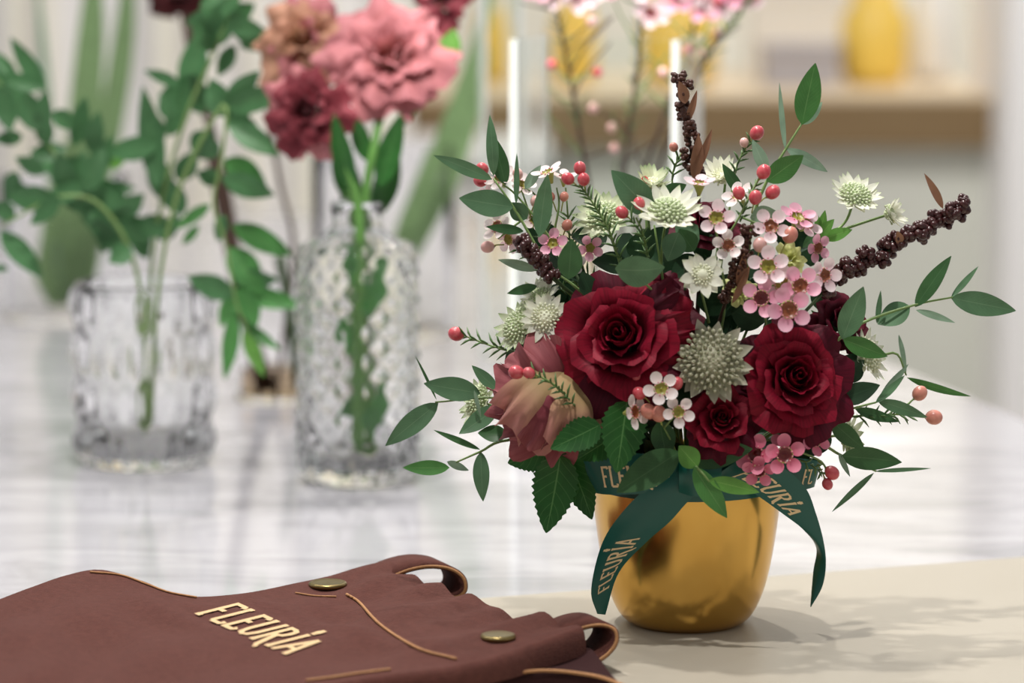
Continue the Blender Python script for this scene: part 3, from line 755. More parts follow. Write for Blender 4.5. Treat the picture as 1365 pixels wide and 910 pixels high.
trr = strip([(985, 612, -132), (1040, 622, -116), (1073, 649, -96), (1088, 685, -80), (1098, 722, -66), (1101, 752, -58), (1096, 782, -54), (1081, 809, -52)],
           [(945, 640, -138), (975, 640, -134), (1009, 660, -112), (1044, 685, -96), (1071, 706, -80), (1088, 730, -50), (1084, 762, -44), (1080, 808, -50)], belly=2)
o = part('tail', (lambda q: (q.grid(trr), q)[1])(MB()), M['ribbon'], rib)
sf2 = surf_of(trr)
lettering(o, 'FLEURIA', lambda a, b: sf2(0.10 + a*0.065, 0.82 - b*0.40), 'foil', 0.19)
lp = strip([(915, 612, -136), (850, 604, -140), (800, 604, -132), (766, 612, -104), (764, 612, -70), (800, 606, -50), (880, 606, -90)],
           [(925, 654, -138), (860, 658, -142), (810, 659, -134), (788, 655, -104), (786, 650, -70), (806, 650, -50), (880, 650, -90)], belly=2)
o = part('loop', (lambda q: (q.grid(lp), q)[1])(MB()), M['ribbon'], rib)
sf3 = surf_of(lp)
lettering(o, 'FLEURIA', lambda a, b: sf3(0.345 - a*0.055, 0.80 - b*0.46), 'foil', 0.19)
lp2 = strip([(940, 612, -132), (1000, 608, -112), (1060, 610, -84), (1092, 614, -66), (1090, 612, -50), (1050, 606, -40), (960, 606, -90)],
            [(940, 650, -132), (1000, 652, -112), (1050, 656, -84), (1082, 650, -66), (1080, 648, -50), (1040, 648, -40), (960, 650, -90)], belly=2)
o = part('loop', (lambda q: (q.grid(lp2), q)[1])(MB()), M['ribbon'], rib)
sf4 = surf_of(lp2)
lettering(o, 'FL', lambda a, b: sf4(0.40 + a*0.055, 0.80 - b*0.46), 'foil', 0.19)
mb = MB(); kn = strip([(905, 612, -146), (930, 606, -152), (962, 612, -146)], [(905, 656, -146), (930, 662, -152), (962, 654, -146)], belly=5); mb.grid(kn); part('knot', mb, M['ribbon'], rib)
# two cross-band words half hidden by the leaves are carried by the loops

def petal_patch(parent, b, e, wd, m, bulge=0.25, ruff=0.05, cup=0.35, seed=0):
    base, tip = P(*b), P(*e); d = tip-base; L = np.linalg.norm(d); t_ = d/L; v = VIEW(base); nn = nz(v - t_*(v @ t_)); sd = np.cross(t_, nn); g = []; uv = []
    for i in range(17):
        u = i/16; row = []; ru = []
        for k in range(25):
            q = 2*k/24 - 1; uu = u*(1 - 0.22*abs(q)**2.5); hw = wd*S*0.5*(0.30 + 0.70*math.sin(min(1.0, u*1.15)*PI/2))
            rf = ruff*wd*S*u**3
            p = base + d*uu + sd*(hw*q + rf*math.sin(q*9 + seed*1.7)) + nn*(bulge*L*math.sin(PI*min(1, u*0.9)) - cup*hw*q*q + rf*1.3*math.sin(q*8 + seed) + rf*0.7*math.sin(q*17 + seed*2)) + t_*rf*0.8*math.cos(q*12 + seed)
            row.append(p); ru.append((k/24, u))
        g.append(row); uv.append(ru)
    mb = MB(); mb.grid(g, uv=np.array(uv)); return part('petal', mb, M[m], parent)
# ------------------------------------------------------------------ roses
R1_ = rose('large open burgundy rose with its swirl at the centre left of the bouquet', 826, 446, -170, 98, ax(-0.22, 0.16), 23, 3, spin=0.4,
     extra=[(870, 430, 922, 400, 62, 'rose', -150, -160), (870, 450, 924, 452, 70, 'rose', -150, -170), (865, 470, 905, 488, 56, 'rose', -150, -160)])
rose('large burgundy rose facing forward above the pink waxflowers on the right', 1062, 502, -165, 86, ax(0.18, 0.12), 23, 11, spin=1.2,
     extra=[(1010, 470, 985, 492, 50, 'rose_d', -130, -150)])
rose('small tight burgundy rose in the middle under the grey pincushion flower', 963, 556, -178, 54, ax(0.05, 0.15), 15, 5, spin=2.0)
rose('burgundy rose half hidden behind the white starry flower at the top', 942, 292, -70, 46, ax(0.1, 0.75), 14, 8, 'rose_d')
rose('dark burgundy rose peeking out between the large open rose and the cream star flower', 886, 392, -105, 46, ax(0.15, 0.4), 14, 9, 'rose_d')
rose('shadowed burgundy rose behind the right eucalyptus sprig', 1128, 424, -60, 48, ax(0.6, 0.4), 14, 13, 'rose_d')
for n_, q_ in enumerate([((848, 430, -128), (912, 392, -146), 66, 'rose_d', 0.25), ((846, 446, -132), (926, 428, -158), 74, 'rose', 0.25), ((842, 466, -136), (920, 470, -160), 72, 'rose', 0.25), ((836, 480, -134), (886, 508, -158), 66, 'rose_d', 0.25), ((800, 480, -120), (782, 548, -140), 90, 'rose_d', 0.2)]):
    petal_patch(R1_, *q_[:5], seed=n_+3, ruff=0.07)
# rose foliage hanging over the rim on the left
def roseleaves(label, stem, leaves, mm='roseleaf'):
    t = thing('rose_leaf_spray', label, 'leaf spray', CORE, 'serrated rose leaf sprays')
    mb = MB(); mb.tube(smooth([CORE] + [P(*q) for q in stem], 5), [2.4*S, 2*S, 1.4*S]); part('stem', mb, M['stem_d'], t)
    for (bx, by, tx, ty, wd, m, d0, d1, rl) in leaves:
        leaf(t, P(bx, by, d0), P(tx, ty, d1), wd*S, m, shape='rose', roll=rl, bend=random.uniform(-.05, .06), n=24, mc=8)
    return t
roseleaves('three toothed rose leaves drooping over the left of the pot rim', [(800, 600, -110), (747, 606, -120)],
    [(747, 606, 728, 710, 62, 'roseleaf', -120, -132, 0.15), (738, 600, 677, 617, 46, 'roseleaf', -110, -90, -0.1), (757, 610, 789, 692, 46, 'roseleaf', -112, -120, 0.3), (800, 566, 734, 598, 44, 'roseleaf', -176, -190, 0.1), (820, 580, 770, 612, 44, 'roseleaf', -150, -146, 0.1)])
roseleaves('single broad toothed leaf below the large open rose', [(850, 560, -140)],
    [(836, 534, 822, 630, 60, 'roseleaf', -175, -190, -0.1), (850, 575, 800, 610, 40, 'darkleaf', -130, -125, 0.2)])

# ------------------------------------------------------------------ lisianthus in the bouquet
t = thing('lisianthus', 'dusty mauve and beige lisianthus tucked under the left side of the large rose', 'flower', CORE)
def lm(i, a, f): return 'lis_m' if math.sin(a + 0.2) > -0.35 or i < 3 else 'lis_b'
for n_, q_ in enumerate([((768, 530, -100), (738, 448, -118), 84, 'lis_m', 0.2), ((758, 536, -110), (694, 458, -112), 96, 'lis_m', 0.3), ((756, 545, -112), (656, 508, -110), 96, 'lis_m', 0.3), ((756, 550, -116), (664, 566, -120), 92, 'lis_m', 0.3),
        ((764, 540, -116), (716, 604, -122), 88, 'lis_m', 0.2), ((752, 492, -128), (690, 586, -142), 108, 'lis_b', 0.34), ((764, 500, -136), (728, 586, -154), 100, 'lis_b', 0.30), ((775, 520, -132), (762, 592, -140), 66, 'lis_b', 0.2), ((738, 530, -168), (704, 596, -168), 50, 'lis_m', 0.1)]):
    petal_patch(t, *q_[:5], seed=n_+1, ruff=0.085)
mb = MB(); mb.tube(smooth([P(735, 530, -90), P(800, 590, -60), CORE], 5), 3*S); part('stem', mb, M['stem_d'], t)

# ------------------------------------------------------------------ astrantias
astrantia('white starry flower seen from its side at the top centre', 889, 288, -140, 50, ax(0.1, 0.85, -0.75), 'astr', 'flor_g', 14, 0.42, 0.5, 0.75, 80, 1, (880, 420, -60))
astrantia('small cream star flower facing forward right of the large open rose', 936, 366, -168, 32, ax(0.05, 0.05), 'astr', 'flor', 8, 0.12, 0.42, 0.3, 40, 2, (945, 430, -110), 0.46)
astrantia('big grey green pincushion flower between the two large roses', 948, 482, -172, 56, ax(-0.05, 0.1), 'astr_k', 'flor_k', 13, 0.05, 0.74, 0.55, 100, 3, (935, 560, -60), 0.34)
astrantia('white starry flower at the upper right tipped towards the left', 1139, 264, -50, 39, ax(0.25, 0.75, -0.8), 'astr', 'flor_g', 15, 0.35, 0.58, 0.6, 80, 4, (1095, 320, -40), extra_leaf=[(1092, 318, 1100, 280, 14, 'euc_l', -60, -64), (1094, 318, 1088, 284, 12, 'euc_l', -60, -64), (1098, 318, 1136, 306, 18, 'euc_l', -60, -66), (1090, 318, 1112, 292, 16, 'euc_l', -64, -70)])
astrantia('small white starry flower turned away beside the long dark spike', 1184, 286, -40, 27, ax(0.75, 0.1, -0.45), 'astr', 'flor_g', 13, 0.7, 0.5, 0.5, 50, 5, (1105, 312, -40))
astrantia('white starry flower at the left edge beside the large rose', 728, 424, -105, 36, ax(-0.15, 0.15), 'astr', 'flor', 13, 0.25, 0.55, 0.5, 60, 6)
astrantia('pale green starry flower facing left above the lisianthus', 694, 436, -80, 40, ax(-0.75, 0.25, -0.6), 'astr_g', 'flor_g', 14, 0.3, 0.62, 0.6, 90, 7)
astrantia('pale starry flower with feathered bracts near the left seed spike', 722, 398, -70, 34, ax(-0.3, 0.6, -0.6), 'astr', 'flor_g', 13, 0.5, 0.5, 0.6, 60, 8)
astrantia('pale green starry flower behind the left eucalyptus leaves', 641, 535, -40, 38, ax(-0.8, 0.2, -0.5), 'astr_g', 'flor_g', 13, 0.35, 0.6, 0.6, 80, 9)
astrantia('pale starry flower behind the eucalyptus leaves on the right', 1153, 474, -70, 40, ax(0.75, 0.2, -0.5), 'astr', 'flor', 13, 0.3, 0.62, 0.6, 90, 10)
astrantia('green tipped starry flower behind the rosemary like needles', 806, 292, -60, 44, ax(-0.25, 0.5, -0.75), 'astr_g', 'flor_g', 15, 0.35, 0.55, 0.6, 80, 11)
astrantia('white tufted flower standing behind the single large leaf at the top', 868, 250, -30, 36, ax(0.1, 1.0, -0.5), 'astr_g', 'flor', 14, 0.8, 0.5, 0.6, 60, 12)
astrantia('white tufted flower in the back right of the upright spike', 962, 238, -10, 34, ax(-0.1, 0.7, -0.6), 'astr', 'flor', 14, 0.75, 0.5, 0.6, 60, 14)
astrantia('green tinged starry flower low on the right behind the drooping leaves', 1128, 585, -60, 36, ax(0.8, -0.1, -0.5), 'astr_g', 'flor_g', 12, 0.4, 0.55, 0.6, 50, 15)

# ------------------------------------------------------------------ waxflowers
waxsprig('pink waxflower sprig with open blossoms clustered above the right rose', [[(1020, 520, -110), (1020, 420, -120), (1023, 370, -150)], [(1020, 420, -120), (1060, 392, -150)]],
  [(1024, 356, -168, 27, ax(0.0, 0.2), 'wax_p', 'cup_g'), (1041, 379, -158, 25, ax(0.2, 0.1), 'wax_p', 'cup_g'), (1066, 382, -165, 27, ax(0.15, 0.15), 'wax_m', 'cup_b'),
   (1015, 398, -170, 26, ax(-0.2, 0.1), 'wax_m', 'cup_r'), (1051, 413, -182, 29, ax(0.05, 0.0), 'wax_m', 'cup_b'), (1097, 367, -140, 24, ax(0.5, 0.0, -0.8), 'wax_p', 'cup_b')],
  [(1053, 313, -140, 10, 'bud_p', 1040, 340), (1013, 326, -150, 9, 'bud_k', 1010, 345)])
waxsprig('pale pink waxflower sprig around the brown centre spike', [[(965, 420, -100), (960, 340, -120), (985, 290, -130), (1010, 240, -110), (1018, 232, -108)], [(960, 330, -122), (952, 300, -135)], [(990, 290, -128), (1026, 305, -140)]],
  [(955, 291, -152, 24, ax(-0.1, 0.2), 'wax_p', 'cup_g'), (1027, 303, -140, 25, ax(0.0, 0.3), 'wax_p', 'cup_b'), (971, 328, -150, 21, ax(-0.1, 0.2), 'wax_w', 'cup_b'), (932, 247, -110, 22, ax(0.0, 0.95, -0.3), 'wax_p', 'cup_g'), (985, 262, -95, 22, ax(-0.5, 0.4, -0.5), 'wax_w', 'cup_g'), (1062, 292, -100, 25, ax(0.2, 0.6, -0.5), 'wax_m', 'cup_g'), (1074, 300, -95, 22, ax(0.4, 0.3, -0.6), 'wax_p', 'cup_g'), (1088, 330, -85, 20, ax(0.4, -0.2, -0.6), 'wax_m', 'cup_b')],
  [(1018, 229, -112, 9, 'bud_r', 1004, 254), (985, 257, -128, 8, 'bud_r', 992, 276), (1007, 263, -134, 8.5, 'bud_r', 1002, 284), (1030, 256, -120, 9, 'bud_r', 1008, 274)],
  [([(985, 300, -128), (998, 262, -115), (1010, 244, -110)], 14)])
waxsprig('white waxflower sprig with peach buds under the large open rose', [[(900, 600, -130), (880, 560, -160)], [(885, 570, -158), (903, 550, -172)]],
  [(881, 519, -202, 23, ax(0.0, 0.2), 'wax_w', 'cup_g'), (904, 549, -206, 21, ax(0.2, 0.0), 'wax_w', 'cup_g'), (843, 549, -198, 23, ax(0.75, 0.0, -0.6), 'wax_w', 'cup_b')],
  [(852, 524, -190, 8, 'bud_r', 866, 536), (902, 511, -190, 8, 'bud_r', 894, 526), (850, 503, -170, 7, 'bud_r', 866, 520), (864, 548, -198, 9.5, 'bud_p', 876, 562), (878, 551, -200, 10, 'bud_p', 882, 566)])
waxsprig('rose pink waxflower sprig hanging over the ribbon on the right', [[(1010, 590, -120), (1040, 592, -140)], [(1030, 590, -138), (1090, 612, -120), (1104, 632, -118)]],
  [(1045, 606, -172, 27, ax(0.15, 0.0), 'wax_d', 'cup_r'), (1008, 605, -160, 27, ax(-0.35, 0.0), 'wax_d', 'cup_r'), (1012, 626, -164, 22, ax(-0.2, -0.4), 'wax_d', 'cup_r'), (1084, 588, -140, 22, ax(0.5, 0.2, -0.8), 'wax_d', 'cup_r'), (1052, 588, -140, 24, ax(0.1, 0.4), 'wax_d', 'cup_r')],
  [(1109, 630, -120, 9, 'bud_r', 1090, 614), (1103, 645, -122, 7, 'bud_r', 1090, 618)],
  [([(1060, 610, -130), (1086, 622, -124), (1096, 632, -120)], 14)])
waxsprig('pale waxflower sprig among the upper left eucalyptus leaves', [[(790, 420, -60), (742, 330, -60), (690, 262, -50), (660, 240, -45)], [(735, 325, -60), (745, 275, -60), (742, 250, -60)], [(700, 290, -52), (664, 318, -56)], [(745, 330, -50), (712, 296, -44), (694, 250, -42)], [(790, 400, -50), (764, 350, -56), (754, 250, -48)], [(720, 330, -48), (680, 318, -48)]],
  [(668, 240, -46, 22, ax(-0.3, 0.5, -0.6), 'wax_w', 'cup_g'), (695, 248, -40, 20, ax(0.3, 0.6, -0.6), 'wax_w', 'cup_g'), (731, 232, -56, 22, ax(-0.4, 0.8, -0.3), 'wax_w', 'cup_g'), (664, 303, -56, 22, ax(-0.6, 0.2, -0.6), 'wax_w', 'cup_b'), (737, 325, -80, 20, ax(-0.1, 0.2), 'wax_m', 'cup_g'), (786, 330, -80, 18, ax(0.2, -0.2), 'wax_m', 'cup_g'), (680, 318, -50, 20, ax(-0.5, -0.3, -0.6), 'wax_p', 'cup_g'), (712, 296, -44, 19, ax(0.2, 0.4, -0.7), 'wax_w', 'cup_g'), (762, 350, -60, 18, ax(0.3, 0.2), 'wax_w', 'cup_b'), (650, 262, -40, 17, ax(-0.7, 0.1, -0.5), 'wax_p', 'cup_g'), (752, 238, -50, 18, ax(0.1, 0.9, -0.3), 'wax_w', 'cup_g')],
  [(643, 225, -42, 8, 'bud_r', 660, 244), (714, 268, -50, 7, 'bud_k', 706, 290), (690, 232, -44, 7, 'bud_k', 694, 252), (756, 300, -66, 7, 'bud_p', 748, 322), (640, 241, -42, 8, 'bud_r', 658, 250), (665, 213, -40, 7, 'bud_k', 676, 236), (650, 329, -56, 8, 'bud_k', 672, 326), (752, 262, -60, 6, 'bud_p', 748, 282), (734, 262, -58, 6, 'bud_p', 742, 282)])
waxsprig('needled waxflower sprig with three red buds at the upper left', [[(840, 400, -70), (815, 315, -100), (790, 270, -100), (772, 246, -100)]],
  [], [(757, 238, -100, 8, 'bud_r', 772, 250), (773, 224, -100, 8, 'bud_r', 776, 248), (778, 239, -106, 8, 'bud_r', 780, 254)],
  [([(835, 372, -85), (815, 315, -100), (790, 270, -100), (776, 250, -100)], 22)])
waxsprig('needled waxflower sprig with two red buds left of the white starry flower', [[(870, 380, -90), (858, 315, -130), (848, 290, -138)]],
  [], [(852, 271, -140, 7.5, 'bud_r', 858, 292), (829, 283, -138, 8, 'bud_r', 846, 298)], [([(866, 350, -110), (852, 305, -134), (842, 294, -138)], 18)])
waxsprig('needled waxflower sprig with one pink bud at the top right of the spike', [[(965, 330, -50), (980, 230, -40), (1000, 186, -40)]],
  [], [(1009, 177, -42, 9, 'bud_r', 1000, 190), (992, 190, -42, 6, 'bud_k', 994, 202)], [([(976, 240, -42), (985, 215, -40), (1000, 190, -40)], 16)])
waxsprig('short needled waxflower tip left of the upright spike', [[(905, 320, -40), (896, 240, -30), (908, 204, -30)]],
  [], [(898, 196, -30, 6, 'bud_p', 902, 206)], [([(895, 245, -30), (900, 222, -30), (910, 204, -30)], 18)])
waxsprig('needled waxflower sprig pointing left with one coral bud above the lisianthus', [[(760, 480, -60), (680, 468, -70), (625, 450, -66)]],
  [], [(608, 445, -66, 9.5, 'bud_r', 626, 450)], [([(690, 470, -70), (650, 458, -68), (622, 449, -66)], 20)])
waxsprig('needled waxflower sprig with two coral buds lying over the lisianthus', [[(790, 560, -120), (742, 515, -180), (710, 497, -190)]],
  [], [(688, 496, -192, 9, 'bud_r', 704, 500), (705, 497, -196, 7.5, 'bud_r', 716, 503)], [([(770, 545, -165), (742, 515, -182), (714, 499, -192)], 17)])
waxsprig('needled waxflower sprig with two tan buds reaching out to the right', [[(1060, 560, -80), (1120, 556, -80), (1190, 552, -74), (1232, 556, -70)], [(1195, 552, -74), (1222, 528, -70)]],
  [], [(1245, 556, -70, 10, 'bud_p', 1228, 555), (1226, 524, -70, 9.5, 'bud_p', 1212, 538)], [([(1130, 556, -80), (1190, 552, -74), (1212, 554, -72)], 18)])
# lime petals and coral bud tip
t = thing('lime_blossom', 'crumpled lime green blossom behind the pink waxflower cluster', 'flower', CORE, None)
bloom(t, P(1055, 342, -110), ax(0.2, 0.3), 26, 8, 'lime', 33, 'lis', 0, 0.9)
bloom(t, P(988, 388, -110), ax(0.0, 0.1), 24, 7, 'lime', 34, 'lis', 1, 0.9)
mb = MB(); mb.tube(smooth([P(1055, 350, -90), P(1000, 430, -60), CORE], 5), 2*S); part('stem', mb, M['stem'], t)
t = thing('coral_bud', 'coral pink bud opening at the top between large leaf and white tuft', 'flower', CORE, None)
bloom(t, P(860, 240, -36), ax(0.0, 1.0, -0.4), 16, 6, 'coral', 35, 'rose', 0, 1.3)
mb = MB(); mb.tube(smooth([P(860, 252, -30), P(870, 400, -40), CORE], 5), 2*S); part('stem', mb, M['stem'], t)

# ------------------------------------------------------------------ dark seed spikes
spike('upright brown seed spike with dry husks at the top of the bouquet', [(930, 238, -36), (921, 200, -36), (915, 160, -36), (910, 128, -36), (908, 96, -36)], (12, 10), 3.4, 'seed_b',
      [(925, 240, 931, 178, 18, -46), (914, 165, 929, 120, 10, -34), (914, 138, 905, 108, 16, -46), (925, 232, 949, 172, 12, -44)], 1.0, [(935, 330, -50)], 1)
spike('long dark seed spike reaching out to the right under a dry leaf', [(1095, 392, -110), (1118, 366, -104), (1150, 350, -96), (1185, 335, -90), (1215, 312, -86), (1245, 298, -82), (1270, 282, -80), (1290, 276, -80)], (13, 12), 5.0, 'seed',
      [(1257, 278, 1232, 231, 11, -84), (1200, 325, 1196, 308, 12, -96)], 1.0, [(1050, 440, -110)], 2)
spike('short dark seed cluster at the left beside the dark round leaf', [(738, 372, -95), (722, 350, -95), (706, 332, -92), (692, 316, -90)], (13, 11), 4.6, 'seed', [], 0.9, [(800, 420, -60)], 3)
spike('tapered brown seed spike in the middle behind pale waxflowers', [(968, 400, -112), (978, 370, -130), (990, 335, -138), (1000, 300, -134)], (10, 12), 3.0, 'seed_b', [(984, 384, 992, 336, 14, -140), (976, 404, 1000, 352, 10, -138)], 1.2, [(955, 440, -80)], 4)

# ------------------------------------------------------------------ eucalyptus sprigs
EG = 'eucalyptus sprigs in the bouquet'
spray('eucalyptus_sprig', 'eucalyptus sprig with pointed leaves fanning out at the upper left', 'leaf sprig', [(800, 440, -60), (740, 370, -80), (690, 285, -70), (658, 238, -64)],
  [(658, 234, 653, 153, 17, 'euc', -66, -70, dict(roll=0.1)), (674, 246, 658, 181, 24, 'euc_d', -58, -56, dict(roll=-0.3)), (656, 239, 578, 207, 19, 'euc', -66, -72), (684, 276, 612, 264, 37, 'euc', -72, -80, dict(roll=0.1)),
   (688, 272, 689, 204, 8, 'euc', -74, -76), (719, 316, 730, 232, 26, 'euc', -88, -92, dict(roll=0.15)), (700, 252, 721, 220, 15, 'euc_p', -50, -46), (698, 308, 648, 302, 14, 'euc_d', -70, -80), (702, 292, 680, 270, 26, 'euc', -64, -66)], EG)
spray('eucalyptus_sprig', 'low eucalyptus sprig left of the large rose with a dark round leaf', 'leaf sprig', [(820, 440, -80), (770, 385, -105), (735, 360, -100)],
  [(716, 360, 664, 346, 14, 'euc_p', -80, -84), (716, 381, 676, 391, 14, 'euc_d', -86, -88), (758, 372, 762, 318, 34, 'euc_d', -118, -124, dict(roll=0.1)), (790, 395, 775, 362, 26, 'darkleaf', -110, -112)], EG)
spray('eucalyptus_sprig', 'single broad eucalyptus leaf upright behind the white starry flower', 'leaf sprig', [(890, 420, -80), (872, 300, -110)],
  [(872, 286, 815, 227, 42, 'euc', -120, -128, dict(roll=0.05, bend=0.08)), (905, 320, 930, 300, 40, 'euc', -100, -90), (878, 262, 915, 246, 22, 'euc_d', -70, -60)], EG)
spray('eucalyptus_sprig', 'half round eucalyptus leaf above the large open rose', 'leaf sprig', [(890, 430, -110), (856, 372, -158)],
  [(820, 358, 886, 356, 42, 'euc', -176, -178, dict(roll=0.5, bend=0.12)), (905, 310, 890, 348, 34, 'euc', -130, -140), (925, 335, 905, 305, 30, 'euc_d', -110, -112)], EG)
spray('eucalyptus_sprig', 'tall eucalyptus sprig at the upper right topped by a bright green leaf', 'leaf sprig', [(985, 420, -50), (1002, 300, -70), (1022, 242, -70), (1048, 198, -66), (1070, 163, -64)],
  [(1069, 166, 1087, 84, 35, 'euc_g', -66, -70, dict(roll=0.1)), (1071, 166, 1096, 136, 16, 'euc_p', -56, -52), (1047, 200, 1039, 110, 8, 'euc_p', -66, -62), (1022, 242, 1071, 207, 32, 'euc_g', -74, -84, dict(roll=0.1)),
   (1048, 198, 1103, 229, 17, 'euc_p', -66, -60, dict(bend=0.14)), (1023, 230, 1003, 186, 18, 'euc_p', -66, -58), (990, 260, 963, 218, 17, 'euc_d', -60, -58), (1000, 290, 1040, 286, 30, 'euc_p', -90, -96), (1070, 330, 1108, 296, 16, 'euc_d', -60, -50)], EG)
spray('eucalyptus_sprig', 'eucalyptus sprig reaching far right with a pointed end leaf', 'leaf sprig', [(1060, 500, -70), (1108, 460, -100), (1150, 430, -96), (1220, 406, -90), (1270, 396, -88)],
  [(1220, 409, 1268, 341, 23, 'euc_d', -90, -94), (1268, 396, 1304, 355, 9, 'euc', -88, -84), (1268, 397, 1354, 414, 33, 'euc', -88, -92, dict(roll=0.05)), (1221, 413, 1273, 430, 10, 'euc_p', -90, -90), (1213, 408, 1170, 432, 32, 'euc', -90, -86, dict(roll=0.5)),
   (1169, 431, 1174, 387, 8, 'euc', -94, -94), (1123, 452, 1151, 382, 34, 'euc', -104, -112, dict(roll=0.15)), (1124, 452, 1183, 475, 26, 'euc_g', -104, -110, dict(roll=0.3))], EG)
spray('eucalyptus_sprig', 'small eucalyptus sprig with a narrow arching leaf over the table corner', 'leaf sprig', [(1080, 540, -60), (1130, 500, -40), (1190, 470, -20), (1208, 500, -16)],
  [(1209, 503, 1294, 528, 11, 'euc_g', -16, -20, dict(bend=0.08)), (1172, 532, 1211, 485, 11, 'euc_p', -50, -44), (1198, 446, 1208, 498, 7, 'euc_p', -10, -16)], EG)
spray('eucalyptus_sprig', 'eucalyptus sprig on the right with broad dark leaves beside the right rose', 'leaf sprig', [(1060, 560, -90), (1120, 548, -104), (1168, 536, -96)],
  [(1167, 537, 1206, 500, 11, 'euc', -96, -98), (1170, 534, 1236, 556, 18, 'euc', -96, -104, dict(roll=0.2)), (1116, 534, 1173, 513, 30, 'darkleaf', -116, -118), (1108, 512, 1152, 480, 30, 'darkleaf', -100, -96), (1108, 560, 1152, 598, 26, 'euc_d', -110, -112), (1140, 545, 1198, 562, 16, 'euc_d', -84, -82), (1120, 508, 1148, 470, 40, 'darkleaf', -80, -74)], EG)
spray('eucalyptus_sprig', 'drooping eucalyptus sprig at the lower right with curling tips', 'leaf sprig', [(1050, 600, -90), (1092, 592, -104), (1120, 606, -104), (1168, 628, -100)],
  [(1121, 608, 1202, 616, 32, 'euc_d', -108, -112, dict(roll=0.2)), (1166, 628, 1241, 624, 6, 'euc', -100, -96), (1165, 630, 1109, 682, 9, 'euc', -100, -106, dict(bend=-0.06)), (1118, 604, 1133, 635, 8, 'euc_p', -108, -112)], EG)
spray('eucalyptus_sprig', 'eucalyptus sprig pointing left with two broad blue green leaves', 'leaf sprig', [(780, 545, -50), (664, 530, -76), (580, 536, -70)],
  [(582, 533, 553, 473, 4, 'euc_d', -70, -70), (640, 524, 565, 511, 33, 'euc', -76, -80, dict(roll=0.1)), (584, 537, 514, 594, 30, 'euc', -70, -76, dict(roll=0.1)), (664, 541, 612, 578, 26, 'euc', -80, -86, dict(roll=0.3)), (664, 520, 629, 487, 17, 'euc', -78, -80), (632, 520, 641, 556, 6, 'euc_p', -84, -84)], EG)
spray('eucalyptus_sprig', 'lower left eucalyptus sprig with a hanging leaf and a curled leaf', 'leaf sprig', [(790, 590, -50), (680, 586, -80), (640, 602, -80), (608, 616, -78)],
  [(640, 599, 578, 573, 9, 'euc_d', -80, -86), (599, 623, 537, 623, 21, 'euc_g', -78, -82, dict(roll=0.1)), (596, 615, 625, 627, 11, 'euc_p', -76, -72), (641, 602, 644, 668, 23, 'euc', -80, -88, dict(roll=0.2)), (676, 578, 637, 577, 24, 'euc_d', -86, -88, dict(roll=0.4))], EG)
spray('eucalyptus_sprig', 'lime green young leaves dipping in front of the ribbon', 'leaf sprig', [(915, 615, -150), (932, 626, -190), (946, 642, -196)],
  [(930, 622, 905, 594, 30, 'euc_l', -186, -190, dict(roll=0.1)), (925, 622, 969, 690, 30, 'euc_g', -188, -194, dict(roll=0.1)), (945, 640, 1012, 656, 22, 'euc_l', -196, -206, dict(roll=0.1)), (944, 640, 968, 682, 16, 'euc_l', -186, -186)], EG)
spray('eucalyptus_sprig', 'two wide dark green leaves lying across the pot rim', 'leaf sprig', [(905, 612, -140)],
  [(906, 602, 822, 656, 46, 'euc_d', -172, -182, dict(roll=0.1)), (912, 612, 1003, 598, 40, 'euc_d', -166, -174, dict(roll=0.2)), (880, 560, 890, 612, 34, 'euc_d', -150, -156)], EG)
# dark leaves added to stand in for the deep shade between the blooms
def filler(label, spots):
    t = thing('shade_filler_sprig', label, 'leaf sprig', CORE, 'dark filler leaves added for the shade between the blooms')
    for (px, py, q) in spots:
        d = dome(px, py)*q; a = random.uniform(0, 6.28)
        b = P(px - 22*math.cos(a), py + 22*math.sin(a), d + 25); e = P(px + 26*math.cos(a), py - 26*math.sin(a), d - 5)
        leaf(t, b, e, random.uniform(28, 40)*S, 'darkleaf', roll=random.uniform(-.6, .6))
    mb = MB(); mb.tube(smooth([CORE, P(spots[0][0], spots[0][1], dome(spots[0][0], spots[0][1])*0.6)], 4), 2*S); part('stem', mb, M['stem_d'], t)
waxsprig('needled waxflower sprig without blossoms filling the upper left', [[(820, 430, -40), (740, 340, -40), (716, 262, -36)]], [], [], [([(800, 410, -40), (740, 340, -40), (716, 262, -36)], 22), ([(800, 380, -50), (770, 350, -56), (758, 290, -56)], 20), ([(760, 400, -60), (720, 350, -60), (690, 330, -60)], 20)])
filler('added dark leaves for the shade behind the upper left flowers', [(700+random.uniform(-8, 190), random.uniform(310, 420), random.uniform(0.1, 0.6)) for _ in range(16)])
filler('added dark leaves for the shade behind the pink waxflower cluster', [(random.uniform(900, 1100), random.uniform(300, 460), random.uniform(0.1, 0.55)) for _ in range(18)])
filler('added dark leaves for the shade around the stem of the small cream star flower', [(random.uniform(860, 1000), random.uniform(380, 470), random.uniform(0.25, 0.55)) for _ in range(18)])
filler('added dark leaves for the shade behind the white starry flowers at the left', [(random.uniform(700, 800), random.uniform(370, 470), random.uniform(0.0, 0.4)) for _ in range(10)])
filler('added dark leaves for the shade under the large open rose', [(random.uniform(760, 920), random.uniform(500, 620), random.uniform(0.4, 0.8)) for _ in range(16)])
filler('added dark leaves for the shade under the right rose', [(random.uniform(900, 1110), random.uniform(500, 610), random.uniform(0.4, 0.8)) for _ in range(16)])
filler('added dark leaves for the shade behind the lisianthus', [(random.uniform(690, 790), random.uniform(460, 590), random.uniform(0.0, 0.4)) for _ in range(9)])
filler('added dark leaves for the shade in the heart of the bouquet', [(random.uniform(760, 1080), random.uniform(380, 600), random.uniform(-0.2, 0.4)) for _ in range(22)])

